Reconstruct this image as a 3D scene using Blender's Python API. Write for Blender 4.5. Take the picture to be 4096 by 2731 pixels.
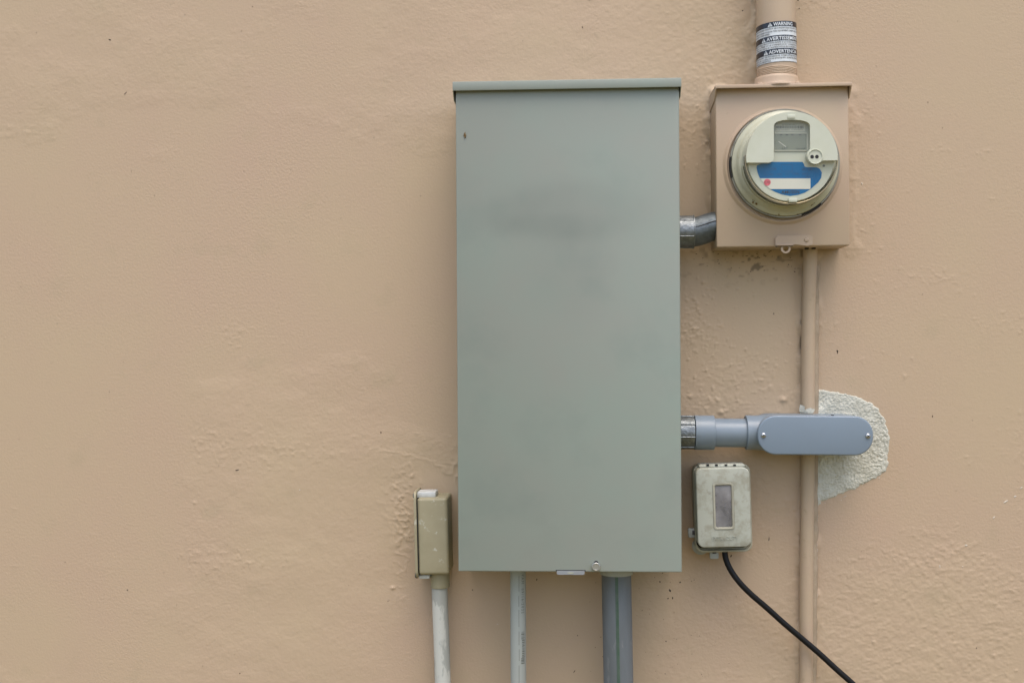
import bpy, bmesh, math, random
import numpy as np
from mathutils import Vector, Matrix, noise as mnoise

for o in list(bpy.data.objects):
    bpy.data.objects.remove(o)
scene = bpy.context.scene
COL = scene.collection
R = math.radians
random.seed(7)

# ------------------------------------------------------------------ camera
LENS, DIST, CAM_Z, YAW = 40.0, 1.90, 1.30, 3.0
cam_d = bpy.data.cameras.new('camera')
cam_d.lens = LENS
cam_d.sensor_width = 36
cam_d.clip_start = 0.05
cam_d.clip_end = 2000
cam = bpy.data.objects.new('camera', cam_d)
COL.objects.link(cam)
cam.location = (0, -DIST, CAM_Z)
cam.rotation_euler = (R(90), 0, R(YAW))
scene.camera = cam

# ------------------------------------------------------------------ sky, sun, exposure
SUN_EL, SUN_AZ = 70.0, 18.0            # azimuth: degrees to the right of straight behind the camera
world = bpy.data.worlds.new('World')
scene.world = world
world.use_nodes = True
wn = world.node_tree
wn.nodes.clear()
sky = wn.nodes.new('ShaderNodeTexSky')
sky.sky_type = 'NISHITA'
sky.sun_disc = False
sky.sun_elevation = R(SUN_EL)
sky.sun_rotation = R(180 - SUN_AZ)
sky.air_density = 1.0
sky.dust_density = 4.0
sky.ozone_density = 1.0
bg = wn.nodes.new('ShaderNodeBackground')
bg.inputs['Strength'].default_value = 0.15
wo = wn.nodes.new('ShaderNodeOutputWorld')
wn.links.new(sky.outputs[0], bg.inputs['Color'])
wn.links.new(bg.outputs[0], wo.inputs['Surface'])

sd = bpy.data.lights.new('sun', 'SUN')
sd.energy = 0.5
sd.angle = R(52)
sd.color = (1.0, 0.965, 0.915)
sun = bpy.data.objects.new('sun', sd)
COL.objects.link(sun)
sv = Vector((math.cos(R(SUN_EL)) * math.sin(R(SUN_AZ)), -math.cos(R(SUN_EL)) * math.cos(R(SUN_AZ)), math.sin(R(SUN_EL))))
sun.rotation_euler = sv.to_track_quat('Z', 'Y').to_euler()
sun.location = (3, -8, 12)

scene.view_settings.view_transform = 'Standard'
scene.view_settings.look = 'None'
scene.view_settings.exposure = 1.06
scene.view_settings.gamma = 1.0
scene.view_settings.use_curve_mapping = False

# ------------------------------------------------------------------ helpers
FPX = LENS / 36.0 * 4096
ca, sa = math.cos(R(YAW)), math.sin(R(YAW))


def at(p, depth):
    """survey point p (measured in the photograph) at a given stand-off from the wall plane, in metres"""
    u, v = p[0] - 2048, p[1] - 1365.5
    d = Vector((-sa * FPX + u * ca, ca * FPX + u * sa, -v))
    t = (DIST - depth) / d.y
    return Vector((0, -DIST, CAM_Z)) + d * t


def crop(ox, oy, s):
    return lambda x, y: (ox + x / s, oy + y / s)


cA = crop(2750, 0, 1.4933)
cB = crop(2850, 400, 2.4117)
cC = crop(2950, 0, 4.6114)
cE = crop(2650, 1500, 1.96)
cF = crop(1550, 1900, 1.8869)
cG = crop(1950, 2150, 2.6988)
cH = crop(2700, 1800, 3.136)
cK = crop(2700, 780, 3.136)
cN = crop(1750, 280, 2.138)
cS = crop(0, 0, 1 / 1.7415)


def tag(o, label, cat, group=None, kind=None):
    if label: o['label'] = label
    if cat: o['category'] = cat
    if group: o['group'] = group
    if kind: o['kind'] = kind
    return o


class Thing:
    def __init__(self, name, loc, roll, label, cat, group=None):
        r = bpy.data.objects.new(name, None)
        r.empty_display_size = 0.05
        COL.objects.link(r)
        r.location = loc
        r.rotation_euler = (0, R(roll), 0)
        tag(r, label, cat, group)
        self.root = r
        self.M = Matrix.Translation(loc) @ Matrix.Rotation(R(roll), 4, 'Y')
        self.inv = self.M.inverted()

    def L(self, p, depth):
        return self.inv @ at(p, depth)

    def XZ(self, p, depth):
        v = self.L(p, depth)
        return (v.x, v.z)


def build(name, bm, mat, parent=None, smooth=35, label=None):
    bmesh.ops.recalc_face_normals(bm, faces=bm.faces[:])
    me = bpy.data.meshes.new(name)
    if smooth:
        for f in bm.faces: f.smooth = True
    bm.to_mesh(me)
    bm.free()
    if smooth:
        me.set_sharp_from_angle(angle=R(smooth))
    me.materials.append(mat)
    o = bpy.data.objects.new(name, me)
    COL.objects.link(o)
    if parent is not None:
        o.parent = parent.root if isinstance(parent, Thing) else parent
    if label: o['label'] = label
    return o


def loft(bm, loops, cap0=True, cap1=True):
    vs = [[bm.verts.new(p) for p in lp] for lp in loops]
    n = len(vs[0])
    for a, b in zip(vs, vs[1:]):
        for i in range(n):
            j = (i + 1) % n
            bm.faces.new((a[i], a[j], b[j], b[i]))
    if cap0: bm.faces.new(vs[0])
    if cap1: bm.faces.new(vs[-1])
    return vs


def rrect(cx, cz, w, h, r, n=6):
    pts = []
    r = min(r, w / 2 - 1e-5, h / 2 - 1e-5)
    for k, (sx, sz) in enumerate(((1, 1), (-1, 1), (-1, -1), (1, -1))):
        for i in range(n + 1):
            a = math.pi / 2 * (k + i / n)
            pts.append((cx + sx * (w / 2 - r) + r * math.cos(a), cz + sz * (h / 2 - r) + r * math.sin(a)))
    return pts


def flat(pts, y):
    return [Vector((x, y, z)) for x, z in pts]


def slab(bm, cx, cz, w, h, r, y_back, y_front, ed=0.002, n=6, steps=3):
    """rounded plate with softened front edge; y_front < y_back"""
    loops = [flat(rrect(cx, cz, w, h, r, n), y_back)]
    for i in range(steps + 1):
        a = math.pi / 2 * i / steps
        ins = ed * (1 - math.cos(a))
        loops.append(flat(rrect(cx, cz, w - 2 * ins, h - 2 * ins, max(r - ins, 0.0003), n), y_front + ed * (1 - math.sin(a))))
    loft(bm, loops)


def prism(bm, pts, y0, y1, bev=0.0, seg=2):
    loop0 = flat(pts, y0)
    loop1 = flat(pts, y1)
    vs = loft(bm, [loop0, loop1])
    if bev:
        es = {e for v in vs[0] + vs[1] for e in v.link_edges}
        es = [e for e in es if e.is_valid and len(e.link_faces) == 2 and e.calc_face_angle(0) > R(30)]
        bmesh.ops.bevel(bm, geom=es, offset=bev, segments=seg, profile=0.5, affect='EDGES', clamp_overlap=True)


def box(bm, x0, x1, y0, y1, z0, z1, bev=0.0, seg=2):
    v = [bm.verts.new(p) for p in ((x0, y0, z0), (x1, y0, z0), (x1, y1, z0), (x0, y1, z0), (x0, y0, z1), (x1, y0, z1), (x1, y1, z1), (x0, y1, z1))]
    fs = [bm.faces.new([v[i] for i in q]) for q in ((0, 1, 2, 3), (4, 5, 6, 7), (0, 1, 5, 4), (1, 2, 6, 5), (2, 3, 7, 6), (3, 0, 4, 7))]
    if bev:
        es = list({e for f in fs for e in f.edges})
        bmesh.ops.bevel(bm, geom=es, offset=bev, segments=seg, profile=0.5, affect='EDGES', clamp_overlap=True)


def frame_of(d):
    d = d.normalized()
    ref = Vector((0, 1, 0)) if abs(d.y) < 0.9 else Vector((0, 0, 1))
    a = d.cross(ref).normalized()
    return a, a.cross(d).normalized()


def tube(bm, path, rad, n=28, wob=0.0, cap=True):
    path = [Vector(p) for p in path]
    loops = []
    for i, p in enumerate(path):
        d = (path[min(i + 1, len(path) - 1)] - path[max(i - 1, 0)])
        a, b = frame_of(d)
        r = rad[i] if isinstance(rad, (list, tuple)) else rad
        loops.append([p + (a * math.cos(t) + b * math.sin(t)) * (r * (1 + wob * mnoise.noise(p * 40 + a * math.cos(t) * 2 + b * math.sin(t) * 2)))
                      for t in [2 * math.pi * k / n for k in range(n)]])
    loft(bm, loops, cap, cap)


def lathe(bm, c, axis, prof, n=64, a0=0.0, a1=360.0, ref=None):
    """prof: (radius, distance along axis) pairs"""
    axis = Vector(axis).normalized()
    if ref is None:
        a, b = frame_of(axis)
    else:
        a = Vector(ref); b = axis.cross(a)
    full = abs(a1 - a0) >= 359.9
    k = n if full else n + 1
    rings = []
    for r, t in prof:
        if r < 1e-6:
            rings.append([bm.verts.new(Vector(c) + axis * t)])
        else:
            rings.append([bm.verts.new(Vector(c) + axis * t + (a * math.cos(w) + b * math.sin(w)) * r)
                          for w in [R(a0 + (a1 - a0) * i / n) for i in range(k)]])
    for p, q in zip(rings, rings[1:]):
        m = n if full else n
        for i in range(m):
            j = (i + 1) % k if full else i + 1
            if len(p) == 1 and len(q) == 1: continue
            if len(p) == 1: bm.faces.new((p[0], q[j], q[i]))
            elif len(q) == 1: bm.faces.new((p[i], p[j], q[0]))
            else: bm.faces.new((p[i], p[j], q[j], q[i]))


def text2d(s, size, bold=0.0, align='LEFT', res=2, space=1.0, xs=1.0):
    cu = bpy.data.curves.new('lettering', 'FONT')
    cu.body = s
    cu.size = size
    cu.offset = bold
    cu.align_x = align
    cu.resolution_u = res
    cu.space_character = space
    ob = bpy.data.objects.new('lettering_curve', cu)
    COL.objects.link(ob)
    bpy.context.view_layer.update()
    dg = bpy.context.evaluated_depsgraph_get()
    me = bpy.data.meshes.new_from_object(ob.evaluated_get(dg))
    v = [(p.co.x * xs, p.co.y) for p in me.vertices]
    f = [tuple(q.vertices) for q in me.polygons]
    bpy.data.objects.remove(ob)
    bpy.data.curves.remove(cu)
    bpy.data.meshes.remove(me)
    return v, f


def add_text(bm, s, size, place, **kw):
    v, f = text2d(s, size, **kw)
    vs = [bm.verts.new(place(x, z)) for x, z in v]
    for q in f:
        try: bm.faces.new([vs[i] for i in q])
        except ValueError: pass


# ------------------------------------------------------------------ materials
def srgb(r, g, b):
    def c(u):
        u /= 255
        return u / 12.92 if u <= 0.04045 else ((u + 0.055) / 1.055) ** 2.4
    return (c(r), c(g), c(b), 1)


def material(name, col, rough=0.5, metal=0.0, col2=None, scale=8.0, lo=0.4, hi=0.65, bump=0.0, bscale=400.0, bdist=0.0004,
             spec=0.5, coat=0.0, col3=None, scale3=60.0, lo3=0.6, hi3=0.75, rvar=0.0, stretch=None, detail=5.0, bmod=0.0):
    m = bpy.data.materials.new(name)
    m.use_nodes = True
    nt = m.node_tree
    bs = nt.nodes['Principled BSDF']
    bs.inputs['Base Color'].default_value = tuple(col[:3]) + (1,)
    bs.inputs['Roughness'].default_value = rough
    bs.inputs['Metallic'].default_value = metal
    bs.inputs['Specular IOR Level'].default_value = spec
    if coat:
        bs.inputs['Coat Weight'].default_value = coat
        bs.inputs['Coat Roughness'].default_value = 0.08
    tc = nt.nodes.new('ShaderNodeNewGeometry')
    vec = tc.outputs['Position']
    if stretch:
        mp = nt.nodes.new('ShaderNodeMapping')
        mp.inputs['Scale'].default_value = stretch
        nt.links.new(vec, mp.inputs['Vector'])
        vec = mp.outputs['Vector']

    def nz(sc, det=detail):
        n = nt.nodes.new('ShaderNodeTexNoise')
        n.inputs['Scale'].default_value = sc
        n.inputs['Detail'].default_value = det
        n.inputs['Roughness'].default_value = 0.6
        nt.links.new(vec, n.inputs['Vector'])
        return n.outputs['Fac']

    def ramp(src, a, b):
        mr = nt.nodes.new('ShaderNodeMapRange')
        mr.inputs['From Min'].default_value = a
        mr.inputs['From Max'].default_value = b
        nt.links.new(src, mr.inputs['Value'])
        return mr.outputs['Result']
    cur = None
    if col2:
        mx = nt.nodes.new('ShaderNodeMix'); mx.data_type = 'RGBA'
        mx.inputs['A'].default_value = tuple(col[:3]) + (1,)
        mx.inputs['B'].default_value = tuple(col2[:3]) + (1,)
        nt.links.new(ramp(nz(scale), lo, hi), mx.inputs['Factor'])
        cur = mx.outputs['Result']
    if col3:
        mx = nt.nodes.new('ShaderNodeMix'); mx.data_type = 'RGBA'
        mx.inputs['A'].default_value = tuple(col[:3]) + (1,)
        if cur: nt.links.new(cur, mx.inputs['A'])
        mx.inputs['B'].default_value = tuple(col3[:3]) + (1,)
        nt.links.new(ramp(nz(scale3), lo3, hi3), mx.inputs['Factor'])
        cur = mx.outputs['Result']
    if cur: nt.links.new(cur, bs.inputs['Base Color'])
    if rvar:
        mr = nt.nodes.new('ShaderNodeMapRange')
        mr.inputs['To Min'].default_value = max(0.03, rough - rvar)
        mr.inputs['To Max'].default_value = rough + rvar
        nt.links.new(nz(scale * 2.3), mr.inputs['Value'])
        nt.links.new(mr.outputs['Result'], bs.inputs['Roughness'])
    if bump:
        bp = nt.nodes.new('ShaderNodeBump')
        bp.inputs['Strength'].default_value = bump
        bp.inputs['Distance'].default_value = bdist
        if bmod:
            mr = nt.nodes.new('ShaderNodeMapRange')
            mr.inputs['From Min'].default_value = 0.35; mr.inputs['From Max'].default_value = 0.65
            mr.inputs['To Min'].default_value = bump * 0.3; mr.inputs['To Max'].default_value = bump * 1.25
            nt.links.new(nz(bmod, 4.0), mr.inputs['Value'])
            nt.links.new(mr.outputs['Result'], bp.inputs['Strength'])
        nt.links.new(nz(bscale, 3.0), bp.inputs['Height'])
        nt.links.new(bp.outputs['Normal'], bs.inputs['Normal'])
    return m


WALL = (0.466, 0.355, 0.230)
M = {}
M['wall'] = material('wall_paint', WALL, 0.55, col2=(0.464, 0.336, 0.231), scale=2.6, lo=0.36, hi=0.68, bump=0.5, bscale=230, bdist=0.0011, spec=0.35, bmod=2.7,
                     col3=(0.40, 0.315, 0.20), scale3=14, lo3=0.58, hi3=0.95, rvar=0.08)
M['tan'] = material('tan_metal_paint', (0.448, 0.344, 0.232), 0.45, col2=(0.440, 0.326, 0.228), scale=9, bump=0.25, bscale=260, bdist=0.0004, spec=0.4,
                    col3=(0.29, 0.23, 0.14), scale3=70, lo3=0.66, hi3=0.9)
M['caulk'] = material('painted_caulk', (0.385, 0.30, 0.21), 0.55, col2=(0.29, 0.225, 0.15), scale=30, bump=0.6, bscale=220, bdist=0.001, spec=0.3)
M['mortar'] = material('white_mortar', (0.535, 0.525, 0.445), 0.9, col2=(0.47, 0.455, 0.375), scale=40, bump=0.7, bscale=420, bdist=0.0012, spec=0.15)
M['panel'] = material('grey_green_powder_coat', (0.240, 0.284, 0.240), 0.42, col2=(0.254, 0.272, 0.232), scale=3.6, lo=0.38, hi=0.62,
                      col3=(0.215, 0.248, 0.214), scale3=9, lo3=0.52, hi3=0.9, spec=0.4, bump=0.12, bscale=900, bdist=0.0002, rvar=0.05)
M['pvc'] = material('blue_grey_pvc', (0.19, 0.235, 0.275), 0.38, col2=(0.175, 0.215, 0.25), scale=14, spec=0.5, bump=0.08, bscale=300, bdist=0.0003, rvar=0.06,
                    col3=(0.26, 0.27, 0.27), scale3=160, lo3=0.68, hi3=0.85)
M['pvc_cover'] = material('blue_grey_cover', (0.185, 0.235, 0.285), 0.33, col2=(0.18, 0.225, 0.27), scale=10, spec=0.5)
M['pvc_dusty'] = material('dusty_grey_pvc', (0.155, 0.175, 0.19), 0.55, col2=(0.115, 0.125, 0.125), scale=11, stretch=(1, 1, 0.25), spec=0.35,
                          col3=(0.28, 0.28, 0.27), scale3=90, lo3=0.6, hi3=0.85)
M['pvc_light'] = material('weathered_light_grey_pvc', (0.36, 0.385, 0.355), 0.55, col2=(0.33, 0.345, 0.31), scale=12, stretch=(1, 1, 0.2), spec=0.35,
                          col3=(0.20, 0.19, 0.16), scale3=120, lo3=0.70, hi3=0.9)
M['pipe_white'] = material('whitewashed_pipe', (0.36, 0.365, 0.325), 0.6, col2=(0.53, 0.53, 0.47), scale=34, lo=0.5, hi=0.55, stretch=(1, 1, 0.35), spec=0.3,
                           col3=(0.27, 0.26, 0.22), scale3=45, lo3=0.66, hi3=0.8)
M['olive'] = material('olive_grey_fitting', (0.335, 0.300, 0.195), 0.55, col2=(0.29, 0.258, 0.16), scale=14, spec=0.35, bump=0.15, bscale=500, bdist=0.0003,
                      col3=(0.46, 0.44, 0.35), scale3=85, lo3=0.62, hi3=0.70)
M['white_tab'] = material('white_plastic', (0.58, 0.60, 0.58), 0.5, col2=(0.46, 0.46, 0.42), scale=60)
M['dark'] = material('dark_gap', (0.012, 0.012, 0.012), 0.7)
M['black'] = material('black_rubber', (0.008, 0.008, 0.009), 0.5, spec=0.22, bump=0.1, bscale=500)
M['galv'] = material('galvanised_steel', (0.24, 0.262, 0.27), 0.44, 0.85, col2=(0.14, 0.155, 0.16), scale=110, lo=0.3, hi=0.7, bump=0.8, bscale=260, bdist=0.0012, rvar=0.12)
M['zinc'] = material('cast_zinc', (0.135, 0.155, 0.165), 0.5, 0.7, col2=(0.085, 0.10, 0.105), scale=70, bump=0.8, bscale=260, bdist=0.0006, rvar=0.1)
M['steel'] = material('bright_steel', (0.52, 0.53, 0.53), 0.32, 0.9)
M['alu'] = material('aluminium', (0.36, 0.38, 0.41), 0.45, 0.6)
M['cream'] = material('cream_plastic', (0.53, 0.54, 0.43), 0.3, col2=(0.50, 0.51, 0.39), scale=20, spec=0.5)
M['cream_dirty'] = material('dirty_cream_plastic', (0.46, 0.455, 0.34), 0.4, col2=(0.40, 0.39, 0.265), scale=16, spec=0.5, col3=(0.26, 0.22, 0.12), scale3=60, lo3=0.66, hi3=0.85)
M['face'] = material('meter_face', (0.52, 0.53, 0.43), 0.5)
M['ringmetal'] = material('dull_ring_metal', (0.30, 0.29, 0.24), 0.4, 0.5, col2=(0.20, 0.19, 0.15), scale=50)
M['amber'] = material('rim_reflective', (0.34, 0.28, 0.18), 0.2, 0.6)
M['lcd'] = material('lcd_glass', (0.20, 0.215, 0.16), 0.2, col2=(0.19, 0.20, 0.15), scale=30)
M['lcd_dark'] = material('lcd_segment', (0.055, 0.06, 0.045), 0.4)
M['bezel'] = material('display_bezel', (0.36, 0.365, 0.29), 0.4)
M['plate'] = material('pale_plate', (0.50, 0.50, 0.41), 0.5)
M['ink'] = material('black_ink', (0.03, 0.03, 0.03), 0.5)
M['ink_grey'] = material('faded_ink', (0.13, 0.135, 0.11), 0.6)
M['blue'] = material('blue_print', (0.0, 0.12, 0.31), 0.6, col2=(0.0, 0.108, 0.285), scale=60, spec=0.05)
M['blue_ink'] = material('dark_ink_on_blue', (0.004, 0.045, 0.13), 0.5)
M['navy_ink'] = material('navy_ink', (0.006, 0.015, 0.04), 0.5)
M['paper'] = material('white_print', (0.62, 0.61, 0.53), 0.5)
M['red'] = material('red_print', srgb(212, 92, 104), 0.5)
M['rust'] = material('brown_dirt', (0.10, 0.06, 0.02), 0.8, col2=(0.2, 0.13, 0.05), scale=300)
M['sticker_w'] = material('sticker_white', (0.66, 0.70, 0.71), 0.35, col2=(0.60, 0.63, 0.64), scale=60)
M['sticker_k'] = material('sticker_black', (0.014, 0.015, 0.02), 0.22, col2=(0.03, 0.033, 0.045), scale=50)
M['outlet'] = material('grimy_beige_plastic', (0.38, 0.39, 0.325), 0.6, col2=(0.30, 0.295, 0.23), scale=55, lo=0.46, hi=0.64, spec=0.3,
                       col3=(0.24, 0.225, 0.17), scale3=80, lo3=0.55, hi3=0.80, bump=0.1, bscale=500, bdist=0.0002)
M['outlet_side'] = material('grimy_beige_base', (0.37, 0.36, 0.28), 0.55, col2=(0.30, 0.285, 0.215), scale=40, spec=0.35)
M['grey_tab'] = material('grey_plastic_tab', (0.34, 0.355, 0.33), 0.5, col2=(0.28, 0.29, 0.26), scale=60)
M['green'] = material('green_stripe', (0.05, 0.095, 0.06), 0.6, col2=(0.075, 0.11, 0.08), scale=70)
M['inside'] = material('dark_interior', (0.06, 0.058, 0.06), 0.6)
M['speck'] = material('dirt_speck', (0.06, 0.042, 0.025), 0.8)
M['chip'] = material('white_chip', (0.52, 0.455, 0.36), 0.7)
M['grass'] = material('grass_ground', (0.155, 0.125, 0.032), 0.9, col2=(0.125, 0.10, 0.026), scale=1.5)


def clear_mat(name, tint, dust, dust_col, ior=1.45, rough=0.08, scale=60, lo=0.45, hi=0.75):
    m = bpy.data.materials.new(name)
    m.use_nodes = True
    nt = m.node_tree
    nt.nodes.clear()
    out = nt.nodes.new('ShaderNodeOutputMaterial')
    tr = nt.nodes.new('ShaderNodeBsdfTransparent'); tr.inputs['Color'].default_value = tuple(tint) + (1,)
    gl = nt.nodes.new('ShaderNodeBsdfGlossy'); gl.inputs['Roughness'].default_value = rough
    lw_ = nt.nodes.new('ShaderNodeLayerWeight'); lw_.inputs['Blend'].default_value = 0.5
    pw_ = nt.nodes.new('ShaderNodeMath'); pw_.operation = 'POWER'; pw_.inputs[1].default_value = 5.0
    nt.links.new(lw_.outputs['Facing'], pw_.inputs[0])
    fr = nt.nodes.new('ShaderNodeMath'); fr.operation = 'MULTIPLY_ADD'; fr.inputs[1].default_value = 0.95; fr.inputs[2].default_value = 0.035
    nt.links.new(pw_.outputs[0], fr.inputs[0])
    m1 = nt.nodes.new('ShaderNodeMixShader')
    nt.links.new(fr.outputs[0], m1.inputs[0]); nt.links.new(tr.outputs[0], m1.inputs[1]); nt.links.new(gl.outputs[0], m1.inputs[2])
    df = nt.nodes.new('ShaderNodeBsdfDiffuse'); df.inputs['Color'].default_value = tuple(dust_col) + (1,)
    ge = nt.nodes.new('ShaderNodeNewGeometry')
    nz = nt.nodes.new('ShaderNodeTexNoise'); nz.inputs['Scale'].default_value = scale; nz.inputs['Detail'].default_value = 4
    nt.links.new(ge.outputs['Position'], nz.inputs['Vector'])
    mr = nt.nodes.new('ShaderNodeMapRange')
    mr.inputs['From Min'].default_value = lo; mr.inputs['From Max'].default_value = hi
    mr.inputs['To Min'].default_value = dust[0]; mr.inputs['To Max'].default_value = dust[1]
    nt.links.new(nz.outputs['Fac'], mr.inputs['Value'])
    m2 = nt.nodes.new('ShaderNodeMixShader')
    nt.links.new(mr.outputs['Result'], m2.inputs[0]); nt.links.new(m1.outputs[0], m2.inputs[1]); nt.links.new(df.outputs[0], m2.inputs[2])
    nt.links.new(m2.outputs[0], out.inputs['Surface'])
    return m


M['glass'] = clear_mat('clear_cover', (0.98, 0.98, 0.95), (0.0, 0.012), (0.5, 0.48, 0.36))
M['smoky'] = clear_mat('dusty_window', (0.62, 0.62, 0.64), (0.30, 0.72), (0.34, 0.33, 0.325), scale=38, lo=0.35, hi=0.68)

# ------------------------------------------------------------------ ground
bm = bmesh.new()
s = 600
bm.faces.new([bm.verts.new(p) for p in ((-s, -s, 0), (s, -s, 0), (s, s, 0), (-s, s, 0))])
g = build('ground', bm, M['grass'], smooth=0)
tag(g, None, None, kind='structure')

# ------------------------------------------------------------------ stucco wall (real relief)
_tabs = {}


def vnoise(X, Z, scale, seed):
    """smooth value noise in [-1,1]; scale = cell size in metres"""
    if seed not in _tabs:
        _tabs[seed] = np.random.RandomState(seed).uniform(-1, 1, (256, 256))
    T = _tabs[seed]
    u, w = X / scale + 1000.37, Z / scale + 1000.71
    iu, iw = np.floor(u).astype(int), np.floor(w).astype(int)
    fu, fw = u - iu, w - iw
    fu = fu * fu * fu * (fu * (fu * 6 - 15) + 10); fw = fw * fw * fw * (fw * (fw * 6 - 15) + 10)
    a = T[iu & 255, iw & 255]; b = T[(iu + 1) & 255, iw & 255]
    c = T[iu & 255, (iw + 1) & 255]; d = T[(iu + 1) & 255, (iw + 1) & 255]
    return (a * (1 - fu) + b * fu) * (1 - fw) + (c * (1 - fu) + d * fu) * fw


def wxz(p):
    v = at(p, 0.0)
    return v.x, v.z


def sstep(a, b, x):
    t = np.clip((x - a) / (b - a), 0, 1)
    return t * t * (3 - 2 * t)


def blob(X, Z, p, rx, rz, soft=0.6):
    """soft mask around survey point p (radii in metres)"""
    cx, cz = wxz(p)
    d = np.sqrt(((X - cx) / rx) ** 2 + ((Z - cz) / rz) ** 2)
    return 1 - sstep(1 - soft, 1 + soft * 0.4, d)


def seg_dist(X, Z, p, q):
    ax, az = wxz(p); bx, bz = wxz(q)
    dx, dz = bx - ax, bz - az
    t = np.clip(((X - ax) * dx + (Z - az) * dz) / (dx * dx + dz * dz), 0, 1)
    return np.hypot(X - ax - t * dx, Z - az - t * dz), t


def ridge(X, Z, pts, w, h):
    out = np.zeros_like(X)
    wob = vnoise(X, Z, 0.012, 71) * 0.0022
    for p, q in zip(pts, pts[1:]):
        d, t = seg_dist(X, Z + wob, p, q)
        out = np.maximum(out, np.exp(-(d / w) ** 2))
    return out * h * 0.3 * (0.75 + 0.5 * vnoise(X, Z, 0.016, 72))


def grains(X, Z, scale, seed, thr):
    n = vnoise(X, Z, scale, seed) * 0.65 + vnoise(X, Z, scale * 0.47, seed + 1) * 0.35
    return np.clip(n - thr, 0, 1) / (1 - thr)


def wall_h(X, Z):
    """relief of the stucco in metres (towards the viewer)"""
    h = 0.0016 * vnoise(X, Z, 0.34, 1) + 0.0007 * vnoise(X, Z * 1.6, 0.11, 2) + 0.00022 * vnoise(X, Z * 1.5, 0.035, 3)
    # roller texture, a little stronger to the right of the cabinet
    xr = sstep(-0.1, 0.55, X)
    peel = 0.5 * vnoise(X, Z, 0.0075, 4) + 0.5 * vnoise(X, Z * 1.35, 0.0044, 5)
    h += peel * (0.00018 + 0.00036 * xr)
    h += grains(X, Z, 0.0066, 6, 0.36) * (0.00015 + 0.0006 * xr)
    # trowelled bands with grit, running across the wall
    wav = 0.012 * vnoise(X, Z, 0.22, 7) + 0.02 * vnoise(X, Z * 0.2, 0.6, 8)
    for py, wz, amp in ((1740, 0.04, 0.00045), (2195, 0.036, 0.00045), (1320, 0.05, 0.0004), (600, 0.06, 0.0003)):
        _, cz = wxz((800, py))
        m = np.exp(-((Z + wav - cz) / wz) ** 2) * (0.35 + 0.65 * sstep(-0.35, 0.4, vnoise(X, Z * 2, 0.13, 9)))
        h += m * amp * (grains(X, Z, 0.0052, 10, 0.22) * 1.9 + 0.3 * vnoise(X, Z * 3.5, 0.02, 12))
    # pebbly zone between the cabinet and the painted conduit
    for p, rx, rz, a in (((2950, 1450), 0.16, 0.13, 1.0), ((2800, 900), 0.07, 0.3, 0.8), ((2950, 480), 0.07, 0.2, 0.6), ((3470, 700), 0.05, 0.2, 0.8), ((2980, 1080), 0.13, 0.07, 0.8)):
        m = blob(X, Z, p, rx, rz, 0.7)
        h += a * m * (0.0017 * grains(X, Z, 0.0050, 13, 0.28) + 0.0003 * vnoise(X, Z, 0.0042, 15) + 0.0004 * grains(X, Z, 0.013, 16, 0.4))
    # crusty daub behind the left fitting
    m = blob(X, Z, (1625, 1985), 0.045, 0.075, 0.8)
    rid = 1 - np.abs(0.7 * vnoise(X + Z * 0.6, Z, 0.011, 18) + 0.45 * vnoise(X - Z * 0.3, Z, 0.006, 21)) * 2.6
    h += m * (0.0005 * np.clip(rid, 0, 1) + 0.0020 * grains(X + Z * 0.4, Z, 0.0058, 19, 0.1))
    m = blob(X, Z, (1610, 2210), 0.02, 0.09, 0.8)
    h += m * 0.0012 * np.clip(rid, 0, 1)
    m = blob(X, Z, (1790, 1900), 0.05, 0.04, 0.8)
    h += m * 0.0012 * np.clip(1 - np.abs(vnoise(X, Z, 0.018, 20)) * 3, 0, 1)
    # trowel ridges and scratches
    h += ridge(X, Z, [(1552, 1385), (1610, 1425), (1668, 1474)], 0.0013, 0.0010)
    h += ridge(X, Z, [(1480, 1791), (1600, 1812), (1700, 1838), (1833, 1858)], 0.0016, 0.0016)
    h += ridge(X, Z, [(770, 1752), (830, 1756), (890, 1758)], 0.0016, 0.0010)
    h += ridge(X, Z, [(590, 2205), (640, 2200), (700, 2202)], 0.0018, 0.0012)
    h += ridge(X, Z, [(0, 2262), (60, 2262), (95, 2260)], 0.0014, 0.0010)
    h += ridge(X, Z, [(1050, 2240), (1085, 2265), (1135, 2245), (1155, 2215)], 0.0009, 0.0006)
    h += ridge(X, Z, [(1960, 660 + 1300), (1700, 1960), (1660, 1990)], 0.0018, 0.0008)
    h += ridge(X, Z, [(3405, 990), (3475, 994)], 0.0022, 0.0022)
    h += ridge(X, Z, [(3125, 1335), (3131, 1440)], 0.0012, 0.0007)
    h += ridge(X, Z, [(2740, 1290), (2900, 1310), (3180, 1270)], 0.0022, 0.0008)
    h += ridge(X, Z, [(1600, 2350), (1590, 2400), (1640, 2385)], 0.0014, 0.0010)
    h += ridge(X, Z, [(3700, 2610), (3790, 2590), (3900, 2610), (3980, 2590)], 0.0014, 0.0007)
    h += ridge(X, Z, [(3450, 1350), (3455, 1470)], 0.002, 0.0009)
    for p, rr, a in (((3133, 1599), 0.0055, 0.0035), ((3495, 2565), 0.003, 0.0012), ((3975, 2620), 0.003, 0.0012), ((4065, 2680), 0.003, 0.0012), ((780, 2010), 0.003, 0.001),
                     ((2870, 1600), 0.004, 0.0022), ((2885, 1648), 0.005, 0.0025), ((2760, 1585), 0.004, 0.0018), ((60, 2035), 0.005, 0.0008), ((1572, 2350), 0.004, 0.002)):
        cx, cz = wxz(p)
        h += a * np.exp(-(((X - cx) / rr) ** 2 + ((Z - cz) / rr * 1.4) ** 2))
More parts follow.
